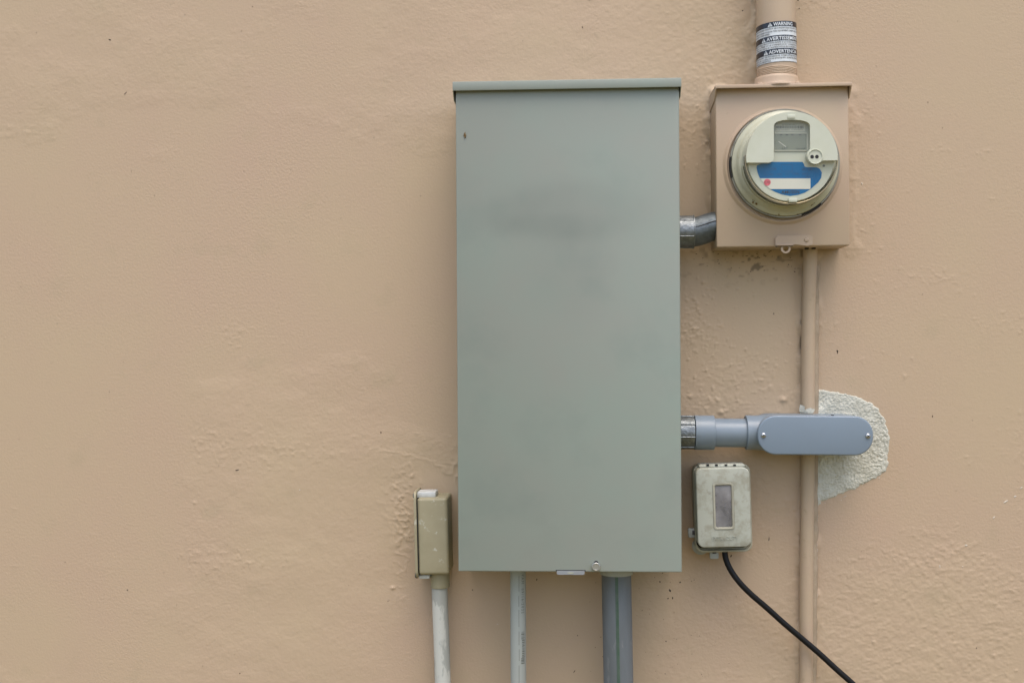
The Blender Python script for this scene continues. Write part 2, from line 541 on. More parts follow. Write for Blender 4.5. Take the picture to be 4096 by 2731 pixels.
    # daubed caulk where things meet the wall
    def daub(p, q, w, a):
        d, t = seg_dist(X, Z, p, q)
        w2 = w * (1 + 0.5 * vnoise(X, Z, 0.03, 30))
        return a * (1 - sstep(0.25, 1.0, d / w2)) * (0.8 + 0.22 * vnoise(X, Z, 0.014, 31) + 0.12 * vnoise(X, Z, 0.006, 32))
    h = np.maximum(h, h * 0.5 + daub((3236, 1000), (3226, 2740), 0.020, 0.007))
    h = np.maximum(h, h * 0.7 + daub((3400, 380), (3404, 990), 0.020, 0.0018))
    h = np.maximum(h, h * 0.5 + daub((3040, 0), (3045, 300), 0.030, 0.006))
    h = np.maximum(h, h * 0.5 + daub((2860, 380), (2866, 860), 0.024, 0.006))
    return h


X0, X1, Z0, Z1, STEP = -1.06, 0.86, 0.68, 1.93, 0.0017
xs = np.arange(X0, X1 + STEP / 2, STEP)
zs = np.arange(Z0, Z1 + STEP / 2, STEP)
GX, GZ = np.meshgrid(xs, zs)
edge = np.minimum.reduce([sstep(0, 0.05, GX - xs[0]), sstep(0, 0.05, xs[-1] - GX), sstep(0, 0.05, GZ - zs[0]), sstep(0, 0.05, zs[-1] - GZ)])
GH = wall_h(GX, GZ) * edge


def grid_mesh(name, X, Y, Z, mask=None, extra_v=None, extra_f=None):
    nz_, nx_ = X.shape
    co = np.stack([X, Y, Z], -1).reshape(-1, 3)
    idx = np.arange(nz_ * nx_).reshape(nz_, nx_)
    q = np.stack([idx[:-1, :-1], idx[:-1, 1:], idx[1:, 1:], idx[1:, :-1]], -1).reshape(-1, 4)
    if mask is not None:
        keep = (mask[:-1, :-1] & mask[:-1, 1:] & mask[1:, 1:] & mask[1:, :-1]).reshape(-1)
        q = q[keep]
        used = np.unique(q)
        remap = -np.ones(len(co), int); remap[used] = np.arange(len(used))
        co = co[used]; q = remap[q]
    if extra_v is not None:
        q = np.concatenate([q, np.array(extra_f) + len(co)])
        co = np.concatenate([co, np.array(extra_v)])
    me = bpy.data.meshes.new(name)
    me.vertices.add(len(co)); me.vertices.foreach_set('co', co.astype(np.float32).ravel())
    me.loops.add(len(q) * 4); me.loops.foreach_set('vertex_index', q.astype(np.int32).ravel())
    me.polygons.add(len(q)); me.polygons.foreach_set('loop_start', np.arange(0, len(q) * 4, 4, dtype=np.int32))
    me.polygons.foreach_set('use_smooth', np.ones(len(q), bool))
    me.update(calc_edges=True)
    return me


# the rest of the wall round the detailed field, and its thickness
ex, ez0, ez1, th = 7.0, -0.3, 3.1, 0.2
a0, a1, b0, b1 = float(xs[0]), float(xs[-1]), float(zs[0]), float(zs[-1])
ev = [(-ex, 0, ez0), (a0, 0, ez0), (a1, 0, ez0), (ex, 0, ez0), (-ex, 0, b0), (a0, 0, b0), (a1, 0, b0), (ex, 0, b0),
      (-ex, 0, b1), (a0, 0, b1), (a1, 0, b1), (ex, 0, b1), (-ex, 0, ez1), (a0, 0, ez1), (a1, 0, ez1), (ex, 0, ez1),
      (-ex, th, ez0), (ex, th, ez0), (ex, th, ez1), (-ex, th, ez1)]
ef = [(0, 1, 5, 4), (1, 2, 6, 5), (2, 3, 7, 6), (4, 5, 9, 8), (6, 7, 11, 10), (8, 9, 13, 12), (9, 10, 14, 13), (10, 11, 15, 14),
      (17, 16, 19, 18), (12, 15, 18, 19), (16, 17, 3, 0), (0, 12, 19, 16), (3, 17, 18, 15)]
wme = grid_mesh('house_wall', GX, -GH, GZ, extra_v=ev, extra_f=ef)
wme.materials.append(M['wall'])
def streak_map(X, Z):  # mildew along the painted conduit; darker streaks beside mast and socket and below the socket
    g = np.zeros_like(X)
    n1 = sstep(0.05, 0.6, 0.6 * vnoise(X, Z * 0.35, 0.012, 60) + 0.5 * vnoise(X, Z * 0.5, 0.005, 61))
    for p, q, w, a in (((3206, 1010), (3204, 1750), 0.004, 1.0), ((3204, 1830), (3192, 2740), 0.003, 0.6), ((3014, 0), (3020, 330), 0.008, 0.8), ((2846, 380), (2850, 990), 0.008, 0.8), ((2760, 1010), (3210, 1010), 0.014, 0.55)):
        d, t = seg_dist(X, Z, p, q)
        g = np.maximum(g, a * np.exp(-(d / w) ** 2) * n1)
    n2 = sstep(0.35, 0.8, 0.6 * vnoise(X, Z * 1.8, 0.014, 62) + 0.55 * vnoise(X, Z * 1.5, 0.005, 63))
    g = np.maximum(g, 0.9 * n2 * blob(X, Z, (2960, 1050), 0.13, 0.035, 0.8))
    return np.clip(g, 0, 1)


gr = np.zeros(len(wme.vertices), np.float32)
gr[:GX.size] = streak_map(GX, GZ).ravel()
wat = wme.attributes.new('dark_streaks', 'FLOAT', 'POINT')
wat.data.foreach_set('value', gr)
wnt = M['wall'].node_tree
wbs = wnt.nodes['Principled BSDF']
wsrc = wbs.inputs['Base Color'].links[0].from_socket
wa = wnt.nodes.new('ShaderNodeAttribute'); wa.attribute_name = 'dark_streaks'
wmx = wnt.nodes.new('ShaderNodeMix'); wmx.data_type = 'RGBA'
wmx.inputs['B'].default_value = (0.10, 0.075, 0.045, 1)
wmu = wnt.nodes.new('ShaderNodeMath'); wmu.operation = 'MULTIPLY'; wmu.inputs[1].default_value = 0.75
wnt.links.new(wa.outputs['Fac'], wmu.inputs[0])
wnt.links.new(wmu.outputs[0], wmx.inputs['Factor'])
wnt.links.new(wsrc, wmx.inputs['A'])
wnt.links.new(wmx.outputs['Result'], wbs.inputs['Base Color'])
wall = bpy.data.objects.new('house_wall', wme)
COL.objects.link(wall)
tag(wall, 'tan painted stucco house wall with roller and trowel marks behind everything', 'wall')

# unpainted mortar left bare round the conduit body
poly = [cE(*p) for p in ((1168, 80), (1190, 108), (1240, 112), (1310, 128), (1400, 140), (1520, 165), (1620, 215), (1690, 260), (1735, 330), (1760, 420), (1778, 500),
                         (1776, 600), (1768, 680), (1750, 760), (1650, 812), (1540, 872), (1430, 920), (1330, 960), (1240, 992), (1205, 1035), (1170, 1040), (1150, 800), (1140, 400))]
poly = [wxz(p) for p in poly]
px0, px1 = min(p[0] for p in poly) - 0.01, max(p[0] for p in poly) + 0.01
pz0, pz1 = min(p[1] for p in poly) - 0.01, max(p[1] for p in poly) + 0.01
PX, PZ = np.meshgrid(np.arange(px0, px1, 0.001), np.arange(pz0, pz1, 0.001))
sdist = np.full(PX.shape, 9.0); inside = np.zeros(PX.shape, bool)
for (ax, az), (bx, bz) in zip(poly, poly[1:] + poly[:1]):
    dx, dz = bx - ax, bz - az
    t = np.clip(((PX - ax) * dx + (PZ - az) * dz) / (dx * dx + dz * dz), 0, 1)
    sdist = np.minimum(sdist, np.hypot(PX - ax - t * dx, PZ - az - t * dz))
    if abs(dz) > 1e-9:
        inside ^= ((az > PZ) != (bz > PZ)) & (PX < dx * (PZ - az) / dz + ax)
sdist = np.where(inside, sdist, -sdist) + 0.0016 * vnoise(PX, PZ, 0.009, 40) + 0.0012 * vnoise(PX, PZ, 0.004, 41)
rough = 0.0011 * grains(PX, PZ, 0.0042, 42, 0.1) + 0.0006 * vnoise(PX, PZ, 0.0027, 44) + 0.0004 * vnoise(PX, PZ, 0.0017, 48) + 0.0008 * vnoise(PX, PZ, 0.02, 45) - 0.0010 * grains(PX, PZ, 0.0048, 46, 0.35)
PH = wall_h(PX, PZ) + (-0.002 + 0.0034 * sstep(-0.003, 0.0022, sdist)) + rough * sstep(0.0, 0.004, sdist)
mme = grid_mesh('mortar_patch', PX, -PH, PZ, mask=sdist > -0.0045)
mme.materials.append(M['mortar'])
mp = bpy.data.objects.new('mortar_patch', mme)
COL.objects.link(mp); mp.parent = wall
mp['label'] = 'rough unpainted whitish mortar patch'

# thin bare line running down beside the painted conduit, paint flecks and dirt
def flake(bm, c, rx, rz, ang, thick=0.0006, n=7):
    x, z = wxz(c)
    h = float(wall_h(np.array([[x]]), np.array([[z]]))[0, 0])
    ctr = bm.verts.new((x, -h - thick - 0.0005, z))
    ring = []
    for i in range(n):
        a = 2 * math.pi * i / n
        r = random.uniform(0.65, 1.25)
        u, v = rx * r * math.cos(a), rz * r * math.sin(a)
        ring.append(bm.verts.new((x + u * math.cos(ang) - v * math.sin(ang), -h - 0.0001, z + u * math.sin(ang) + v * math.cos(ang))))
    for i in range(n):
        bm.faces.new((ctr, ring[i], ring[(i + 1) % n]))


bm = bmesh.new()
for i in range(34):
    y = 2030 + i * 16.5
    flake(bm, (3266 + 4 * math.sin(i * 0.7) - i * 0.12, y), 0.0012 * random.uniform(0.5, 1.1), 0.0045, random.uniform(-0.08, 0.08), 0.0004)
build('bare_paint_line', bm, M['chip'], wall, label='thin unpainted line beside the conduit')['kind'] = 'stuff'
bm = bmesh.new()
for c, rx, rz, a in ((((4024, 2005)), .0045, .0016, 0.4), ((4060, 1985), .003, .0018, 0.3), ((4085, 1950), .003, .0014, 0.6), ((3975, 2070), .0028, .0012, 0.9), ((3865, 2180), .0025, .002, 0),
                     ((3758, 2265), .0012, .003, 0), ((3850, 2265), .001, .001, 0), ((1200, 1958), .0012, .0012, 0), ((3447, 735), .0015, .003, 0.3), ((3516, 1911), .002, .001, 0.3), ((3505, 1906), .0012, .001, 0),
                     ((3365, 2000), .001, .001, 0), ((1990, 2495), .001, .001, 0), ((3300, 2010), .0018, .0007, -0.3), ((3380, 1985), .004, .0007, 0.5), ((3420, 1950), .003, .0007, 0.4)):
    flake(bm, c, rx, rz, a)
build('paint_chips', bm, M['chip'], wall)['kind'] = 'stuff'
bm = bmesh.new()
spk = [((3350, 1408), .0012, .0032, 0), ((3349, 1402), .0022, .0012, 0), ((950, 1878), .0042, .0010, 0.25), ((502, 374), .0007, .0035, -0.75), ((440, 160), .0022, .0012, -0.3), ((1524, 1728), .0009, .002, 0),
       ((2330, 112), .0007, .002, 0.4), ((2640, 2325), .0015, .0012, 0), ((2680, 2360), .0018, .0025, 0.3), ((2672, 2392), .0016, .0012, 0.4), ((2690, 2390), .001, .002, 0), ((2720, 2327), .0018, .0014, 0.2),
       ((2664, 2562), .001, .0014, 0), ((2297, 2684), .0008, .003, -0.6), ((2147, 2316), .0008, .002, 0), ((1890, 2358), .0013, .001, 0), ((3076, 2155), .0007, .004, -0.1), ((2924, 2222), .0012, .003, -0.3),
       ((3197, 35), .0009, .0014, -0.4), ((3712, 410), .0009, .0009, 0), ((3730, 1665), .0007, .0025, 0.1), ((3905, 2590), .0011, .0011, 0), ((2970, 45), .0012, .0008, 0), ((3192, 0), .0016, .002, 0),
       ((2360, -2), .009, .0024, 0), ((1010, 28), .0006, .0012, 0), ((510, 2358), .001, .0016, 0.8), ((960, 2690), .001, .0014, 0), ((740, 60), .0006, .001, 0), ((2310, 2540), .0008, .0012, 0.5), ((1552, 2402), .0009, .0009, 0),
       ((3095, 1255), .0008, .0015, 0), ((2650, 2290), .001, .0008, 0), ((2095, 2500), .001, .0015, 0.4)]
for c, rx, rz, a in spk:
    flake(bm, c, rx, rz, a)
for i in range(90):
    flake(bm, (random.uniform(30, 4060), random.uniform(20, 2710)), random.uniform(.0003, .0007), random.uniform(.0003, .0009), random.uniform(0, 3), n=5)
for i in range(60):
    flake(bm, (random.gauss(2650, 150), random.uniform(2300, 2720)), random.uniform(.0003, .0008), random.uniform(.0004, .0011), random.uniform(0, 3), n=5)
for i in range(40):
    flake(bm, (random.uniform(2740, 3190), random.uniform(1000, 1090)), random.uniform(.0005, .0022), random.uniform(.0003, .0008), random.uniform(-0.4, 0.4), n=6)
build('dirt_specks', bm, M['speck'], wall)['kind'] = 'stuff'

# ------------------------------------------------------------------ breaker cabinet
PD = 0.130                                     # stand-off of the cover
tl, tr_, bl, br = at((1826, 352), PD), at((2723, 338), PD), at((1841, 2282), PD), at((2732.5, 2290), PD)
pc = (tl + tr_ + bl + br) / 4
pw = ((tr_ - tl).length + (br - bl).length) / 2
ph = ((tl - bl).length + (tr_ - br).length) / 2
cab = Thing('breaker_cabinet', Vector((pc.x, 0, pc.z - ph / 2)), -0.33, 'tall grey green metal breaker cabinet with plain cover, fixed to the stucco wall', 'breaker cabinet')
bm = bmesh.new()
box(bm, -pw / 2 + 0.004, pw / 2 - 0.004, -PD + 0.016, 0.004, 0.004, ph - 0.003, 0.0015)
cab_body = build('enclosure', bm, M['panel'], cab)
bm = bmesh.new()
slab(bm, 0, ph / 2, pw, ph, 0.0012, -PD + 0.0185, -PD, 0.0016, n=3, steps=3)
pnt = M['panel'].node_tree
pbs = pnt.nodes['Principled BSDF']
psrc = pbs.inputs['Base Color'].links[0].from_socket
pge = pnt.nodes.new('ShaderNodeNewGeometry')
pmx = pnt.nodes.new('ShaderNodeMix'); pmx.data_type = 'RGBA'
pmx.inputs['B'].default_value = (0.185, 0.208, 0.178, 1)
pno = pnt.nodes.new('ShaderNodeTexNoise'); pno.inputs['Scale'].default_value = 9; pno.inputs['Detail'].default_value = 3
pnt.links.new(pge.outputs['Position'], pno.inputs['Vector'])
acc = None
for p, rx, rz, am in (((2270, 850), 0.15, 0.06, 0.95), ((2230, 905), 0.115, 0.024, 0.6), ((2270, 1080), 0.09, 0.10, 0.4)):   # old hand smears wiped over the cover
    c = at(p, PD)
    sb = pnt.nodes.new('ShaderNodeVectorMath'); sb.operation = 'SUBTRACT'; sb.inputs[1].default_value = c
    pnt.links.new(pge.outputs['Position'], sb.inputs[0])
    dv = pnt.nodes.new('ShaderNodeVectorMath'); dv.operation = 'MULTIPLY'; dv.inputs[1].default_value = (1 / rx, 0, 1 / rz)
    pnt.links.new(sb.outputs[0], dv.inputs[0])
    ln = pnt.nodes.new('ShaderNodeVectorMath'); ln.operation = 'LENGTH'
    pnt.links.new(dv.outputs[0], ln.inputs[0])
    mr = pnt.nodes.new('ShaderNodeMapRange'); mr.interpolation_type = 'SMOOTHERSTEP'
    mr.inputs['From Min'].default_value = 1.25; mr.inputs['From Max'].default_value = 0.2
    mr.inputs['To Min'].default_value = 0.0; mr.inputs['To Max'].default_value = am
    pnt.links.new(ln.outputs['Value'], mr.inputs['Value'])
    mu = pnt.nodes.new('ShaderNodeMath'); mu.operation = 'MULTIPLY'
    pnt.links.new(mr.outputs['Result'], mu.inputs[0]); pnt.links.new(pno.outputs['Fac'], mu.inputs[1])
    if acc is None: acc = mu.outputs[0]
    else:
        ad = pnt.nodes.new('ShaderNodeMath'); ad.operation = 'ADD'
        pnt.links.new(acc, ad.inputs[0]); pnt.links.new(mu.outputs[0], ad.inputs[1])
        acc = ad.outputs[0]
pnt.links.new(acc, pmx.inputs['Factor'])
pnt.links.new(psrc, pmx.inputs['A'])
pnt.links.new(pmx.outputs['Result'], pbs.inputs['Base Color'])
cover = build('cover', bm, M['panel'], cab)
# rain hood over the top: top sheet, front lip, two side flanges
hx0 = cab.L(cN(128, 100), PD + 0.009).x
hx1 = cab.L(cN(2086, 80), PD + 0.009).x
hz0 = cab.L(cN(1100, 162), PD + 0.009).z
hz1 = cab.L(cN(1100, 83), PD + 0.009).z
yf = -PD - 0.009
bm = bmesh.new()
box(bm, hx0, hx1, yf, yf + 0.0016, hz0, hz1 - 0.001, 0.0006)
box(bm, hx0 + 0.0002, hx1 - 0.0002, yf + 0.001, 0.004, hz1 - 0.0018, hz1, 0.0007)
for xa, xb in ((hx0, hx0 + 0.0014), (hx1 - 0.0014, hx1)):
    pr = [(yf + 0.002, hz0 + 0.0002), (yf + 0.018, hz0 - 0.012), (0.003, hz0 - 0.012), (0.003, hz1 - 0.0025), (yf + 0.002, hz1 - 0.0025)]
    loft(bm, [[Vector((xa, y, z)) for y, z in pr], [Vector((xb, y, z)) for y, z in pr]])
build('rain_hood', bm, M['panel'], cab)
# rolled bright edge strips of the cover
# latch tab with slot
hp = cab.L(cG(898, 366), PD - 0.004)
bm = bmesh.new()
hw, hh = 0.0216, 0.0031
o1 = [(-hw, hh), (hw, hh), (hw, -hh * .55), (hw - .002, -hh), (-hw + .002, -hh), (-hw, -hh * .55)]
prism(bm, [(hp.x + x, hp.z + z - 0.0004) for x, z in o1], -PD + 0.003, -PD - 0.0012, 0.0005)
hasp = build('hasp', bm, M['alu'], cab, label='bright latch tab under the bottom edge')
bm = bmesh.new()
prism(bm, [(hp.x + x, hp.z + 0.0026 + z) for x, z in rrect(0, 0, 0.046, 0.0024, 0.0004, 2)], -PD + 0.003, -PD - 0.0004)
build('slot', bm, M['dark'], cab)
bm = bmesh.new()
prism(bm, [(hp.x + 0.005 * math.cos(t), hp.z - 0.0006 + 0.0013 * math.sin(t)) for t in [2 * math.pi * k / 20 for k in range(20)]], -PD - 0.001, -PD - 0.0016)
build('padlock_eye', bm, M['bezel'], hasp)
kp = cab.L(cG(1172, 312), PD + 0.006)
bm = bmesh.new()
lathe(bm, (kp.x, -PD, kp.z), (0, -1, 0), [(0.0052, -0.004), (0.0052, 0.002), (0.0062, 0.0022), (0.0064, 0.003), (0.0064, 0.0068), (0.0059, 0.0074), (0.0045, 0.0074), (0.0043, 0.0070), (0.0, 0.0070)], 40)
build('captive_screw', bm, M['steel'], cab)
bm = bmesh.new()
lathe(bm, (kp.x + 0.0003, -PD - 0.0002, kp.z + 0.0048), (0, -1, 0), [(0.0034, -0.001), (0.0034, 0.0004), (0, 0.0004)], 24)
build('keyhole', bm, M['dark'], cab)
# dead insect casing clinging to the cover
bm = bmesh.new()
pts = [cN(236, 532), cN(232, 548), cN(240, 558), cN(234, 580), cN(228, 562), cN(228, 545)]
tube(bm, [cab.L(p, PD + 0.0008) for p in pts], [.0005, .0011, .0012, .0013, .0011, .0006], 8)
build('insect_casing', bm, M['rust'], cab)

# ------------------------------------------------------------------ conduits under the cabinet
def conduit(name, p_top, p_bot, rad, depth, z_top, mat, label, cat='conduit', steps=10, wob=0.0, group='grey conduits running down the wall'):
    a, b = at(p_top, depth), at(p_bot, depth)
    d = (b - a) / (a.z - b.z)
    top = a + d * (a.z - z_top)
    bot = a + d * (a.z - (-0.05))
    t = Thing(name, Vector((bot.x, 0, -0.05)), 0, label, cat, group)
    bm = bmesh.new()
    tube(bm, [t.inv @ (top + (bot - top) * (i / steps)) for i in range(steps + 1)], rad, 40, wob)
    build('pipe', bm, mat, t)
    return t, a, d


zbot = (cab.M @ Vector((0, 0, 0))).z
CDEP = 0.062
t2, a2, d2 = conduit('grey_conduit', cG(330, 420), cG(334, 1560), 0.01265, CDEP, zbot + 0.02, M['pvc_light'],
                     'slim pale grey conduit with faded print and barcode under the cabinet')


def on_pipe(t, a, d, rad, depth, px, py, dz=0.0004):
    """local point on the camera-facing surface of a vertical pipe"""
    q = at((px, py), depth + rad)
    ax = a + d * (a.z - q.z)
    dx = max(-0.97 * rad, min(0.97 * rad, q.x - ax.x))
    return dx / rad, q.z, ax


def wrap_text(bm, t, a, d, rad, s, size, angle, z_start, vertical=True, **kw):
    def place(x, y):
        if vertical:      # reads downwards
            z = z_start - x
            th = angle + y / rad
        else:
            z = z_start + y
            th = angle + x / rad
        ax = a + d * (a.z - z)
        r = rad + 0.00035
        return t.inv @ Vector((ax.x + r * math.sin(th), ax.y - r * math.cos(th), z))
    add_text(bm, s, size, place, **kw)


bm = bmesh.new()
zs_ = at(cG(385, 400), CDEP).z
wrap_text(bm, t2, a2, d2, 0.01265, 'PAM  09/16/2022', 0.0066, 0.48, zs_ + 0.003, space=1.35)
build('date_print', bm, M['ink_grey'], t2)
bm = bmesh.new()


def pipe_quad(bm, t, a, d, rad, th0, th1, z0, z1, off=0.00035, n=3):
    vs = []
    for z in (z0, z1):
        ax = a + d * (a.z - z)
        vs.append([bm.verts.new(t.inv @ Vector((ax.x + (rad + off) * math.sin(th0 + (th1 - th0) * i / n), ax.y - (rad + off) * math.cos(th0 + (th1 - th0) * i / n), z))) for i in range(n + 1)])
    for i in range(n):
        bm.faces.new((vs[0][i], vs[0][i + 1], vs[1][i + 1], vs[1][i]))


zb0, zb1 = at(cG(385, 995), CDEP).z, at(cG(385, 1335), CDEP).z
z = zb0
rb = random.Random(3)
while z > zb1:
    w = rb.choice((0.0006, 0.0006, 0.0012, 0.0018)) 
    pipe_quad(bm, t2, a2, d2, 0.01265, 0.42 if (z < zb1 + 0.01 or z > zb0 - 0.012) else 0.55, 0.95, z, z - w * 0.8)
    z -= w + rb.choice((0.0006, 0.0009, 0.0012))
build('barcode', bm, M['ink_grey'], t2)
bm = bmesh.new()
z = zs_ + 0.002
while z > at(cG(350, 1530), CDEP).z:
    ln = rb.uniform(0.004, 0.03)
    if rb.random() < 0.7:
        c0 = 0.12 + rb.uniform(-0.02, 0.02)
        pipe_quad(bm, t2, a2, d2, 0.01265, c0, c0 + 0.05, z, z - ln, off=0.0002)
    z -= ln + rb.uniform(0.002, 0.01)
build('scuff_line', bm, M['ink_grey'], t2)

t3, a3, d3 = conduit('grey_conduit', cG(1391, 430), cG(1414, 1560), 0.0238, CDEP + 0.004, zbot + 0.02, M['pvc_dusty'],
                     'thick dark blue grey conduit with a green stripe under the cabinet')
bm = bmesh.new()
ztop3, zbot3 = at(cG(1391, 424), CDEP + 0.031).z, 0.3
n3 = 12
pipe_quad(bm, t3, a3, d3, 0.0238, -0.125, -0.075, ztop3 + 0.02, zbot3, 0.0003)
pipe_quad(bm, t3, a3, d3, 0.0238, -0.060, 0.075, ztop3 + 0.02, zbot3, 0.0003)
build('green_stripe', bm, M['green'], t3)
bm = bmesh.new()
ax = t3.inv @ (a3 + d3 * (a3.z - ztop3))
lathe(bm, ax, (0, 0, 1), [(0.0238, -0.0005), (0.0262, 0.0), (0.0266, 0.0012), (0.0266, 0.035)], 56)
build('collar', bm, M['pvc_light'], t3)

# ------------------------------------------------------------------ left fitting: conduit body with its cover turned to the left, and its pipe
FD = 0.064
fb = at(cF(345, 750), 0.03)
fit = Thing('conduit_fitting', Vector((fb.x, 0, fb.z)), -1.45, 'weathered olive conduit fitting with side cover on the wall left of the cabinet', 'conduit fitting')
x0, x1 = fit.L(cF(229, 450), FD).x, fit.L(cF(458, 450), FD).x
zt, zb = fit.L(cF(340, 172), FD).z, fit.L(cF(340, 752), FD).z
bm = bmesh.new()
slab(bm, (x0 + x1) / 2, (zt + zb) / 2, x1 - x0, zt - zb, 0.0045, 0.004, -FD, 0.005, n=5, steps=4)
build('body', bm, M['olive'], fit)
cx0, cx1 = fit.L(cF(203, 450), FD + 0.003).x, fit.L(cF(229, 450), FD + 0.003).x
ct, cb = fit.L(cF(205, 128), FD + 0.003).z, fit.L(cF(218, 780), FD + 0.003).z
bm = bmesh.new()
pr = rrect(-FD / 2 + 0.001, (ct + cb) / 2, FD + 0.006, ct - cb, 0.012, 6)
loft(bm, [[Vector((cx0, y, z)) for y, z in pr], [Vector((cx1 - 0.0018, y, z)) for y, z in pr]])
build('side_cover', bm, M['olive'], fit)
bm = bmesh.new()
pr = rrect(-FD / 2 + 0.002, (zt + zb) / 2, FD - 0.001, zt - zb - 0.002, 0.01, 6)
loft(bm, [[Vector((cx1 - 0.0018, y, z)) for y, z in pr], [Vector((x0 + 0.0004, y, z)) for y, z in pr]])
build('gasket', bm, M['dark'], fit)
for q, mm in ((((222, 128), (364, 168)), 'white_tab'), (((238, 752), (318, 781)), 'white_tab')):
    p0, p1 = fit.L(cF(*q[0]), FD - 0.012), fit.L(cF(*q[1]), FD - 0.012)
    bm = bmesh.new()
    box(bm, p0.x, p1.x, -FD + 0.012, -0.016, min(p0.z, p1.z), max(p0.z, p1.z), 0.0015)
    build('screw_boss', bm, M[mm], fit)
for q in ((196, 156), (208, 757)):
    p = fit.L(cF(*q), FD - 0.015)
    bm = bmesh.new()
    lathe(bm, (cx0, -FD + 0.018, p.z), (-1, 0, 0), [(0.0048, -0.001), (0.0048, 0.0018), (0.0036, 0.0034), (0, 0.004)], 20)
    build('screw', bm, M['zinc'], fit)
hp0, hp1 = fit.L(cF(318, 800), 0.05), fit.L(cF(462, 800), 0.05)
hr = (hp1.x - hp0.x) / 2
hz = fit.L(cF(390, 857), 0.05).z
hyc = -0.036
bm = bmesh.new()
lathe(bm, ((hp0.x + hp1.x) / 2, hyc, hz), (0, 0, 1), [(hr - 0.003, 0.0), (hr - 0.0006, 0.0), (hr, 0.0008), (hr, zb - hz + 0.004)], 40)
build('hub', bm, M['olive'], fit)
hubw = fit.M @ Vector(((hp0.x + hp1.x) / 2, hyc, hz))
t1, a1_, d1 = conduit('grey_conduit', cF(394, 865), cF(418, 1560), 0.0131, 0.036, hubw.z + 0.006, M['pipe_white'],
                      'leaning conduit with peeling white paint below the olive fitting', steps=24, wob=0.05)

# ------------------------------------------------------------------ meter socket
SD = 0.072
ftl, ftr, fbl, fbr = at(cA(169, 530), SD), at(cA(967, 512), SD), at(cA(180, 1478), SD), at(cA(975, 1466), SD)
sc = (ftl + ftr + fbl + fbr) / 4
sw = ((ftr - ftl).length + (fbr - fbl).length) / 2
sh = ((ftl - fbl).length + (ftr - fbr).length) / 2
sock = Thing('meter_socket', Vector((sc.x, 0, sc.z - sh / 2)), -0.55, 'tan painted square meter box with rain lip, holding the round meter', 'meter box')
bm = bmesh.new()
box(bm, -sw / 2, sw / 2, -SD, 0.006, 0, sh, 0.0022, 3)
build('box', bm, M['tan'], sock)
hx0, hx1 = sock.L(cA(166, 515), SD + 0.014).x, sock.L(cA(984, 500), SD + 0.014).x
hz1 = sock.L(cA(575, 499), SD + 0.014).z
hz0 = hz1 - 0.0058
yf = -SD - 0.014
bm = bmesh.new()
box(bm, hx0, hx1, yf, yf + 0.002, hz0, hz1, 0.0008)
box(bm, hx0 + 0.0003, hx1 - 0.0003, yf + 0.001, 0.006, hz1 - 0.0022, hz1 - 0.0004, 0.0006)
for xa, xb in ((hx0 + 0.0002, hx0 + 0.0018), (hx1 - 0.0018, hx1 - 0.0002)):
    pr = [(yf + 0.0012, hz0 - 0.001), (yf + 0.018, hz0 - 0.016), (0.004, hz0 - 0.022), (0.004, hz1 - 0.003), (yf + 0.0012, hz1 - 0.003)]
    loft(bm, [[Vector((xa, y, z)) for y, z in pr], [Vector((xb, y, z)) for y, z in pr]])
build('rain_lip', bm, M['tan'], sock)
mc = at(cB(697, 612), 0.080)                   # meter axis
mf = at(cB(767, 555), 0.140)
ml = sock.inv @ mc
bm = bmesh.new()
prof = [(0.0965, -0.001), (0.0938, 0.0004), (0.0922, 0.0016), (0.0908, 0.0032), (0.0892, 0.0038), (0.0878, 0.0034), (0.0868, 0.0018), (0.0868, -0.004)]
lathe(bm, (ml.x - 0.002, -SD, ml.z - 0.002), (0, -1, 0), prof, 96)
build('collar', bm, M['tan'], sock)
# latch bracket
b0, b1 = sock.L(cB(606, 1310), SD + 0.005), sock.L(cB(968, 1402), SD + 0.005)
bm = bmesh.new()
pts = [(b0.x, b1.z), (b0.x, b0.z - 0.004), (b0.x + 0.004, b0.z), (b1.x - 0.003, b0.z), (b1.x, b0.z - 0.003), (b1.x, b1.z + 0.001), (b1.x - 0.008, b1.z - 0.0006),
       (b0.x + (b1.x - b0.x) * 0.62, b1.z + 0.0012), (b0.x + (b1.x - b0.x) * 0.5, b1.z + 0.0018), (b0.x + (b1.x - b0.x) * 0.47, b1.z)]
prism(bm, pts, -SD + 0.0005, -SD - 0.005, 0.0014)
brk = build('latch_bracket', bm, M['tan'], sock)
rp = sock.L(cB(908, 1348), SD + 0.006)
bm = bmesh.new()
lathe(bm, (rp.x, -SD - 0.005, rp.z), (0, -1, 0), [(0.0036, -0.001), (0.0036, 0.0007), (0.0026, 0.0018), (0, 0.0022)], 24)
build('rivet', bm, M['tan'], brk)
bm = bmesh.new()
q0, q1 = sock.L(cB(612, 1392), SD + 0.005), sock.L(cB(776, 1406), SD + 0.005)
box(bm, q0.x, q1.x, -SD - 0.0075, -SD - 0.001, q1.z, q0.z, 0.0007)
build('lip', bm, M['tan'], brk)
bm = bmesh.new()
box(bm, q0.x, q0.x + 0.0022, -SD - 0.0056, -SD - 0.0008, q1.z - 0.0012, q1.z + 0.0008)
box(bm, q0.x + 0.003, q1.x, -SD - 0.0052, -SD - 0.0008, q1.z - 0.0009, q1.z + 0.0004)
build('gap', bm, M['dark'], brk)
rp = sock.L(cB(706, 1434), SD + 0.002)
bm = bmesh.new()
lathe(bm, (rp.x, -SD - 0.001, rp.z), (0, -1, 0), [(0.0044, 0), (0.0074, 0), (0.0078, 0.0004), (0.0078, 0.0016), (0.0074, 0.002), (0.0044, 0.002), (0.0044, 0)], 36)
box(bm, rp.x - 0.0076, rp.x + 0.0076, -SD - 0.0027, -SD - 0.0008, rp.z + 0.0058, rp.z + 0.012, 0.0004)
build('seal_eye', bm, M['tan'], sock)
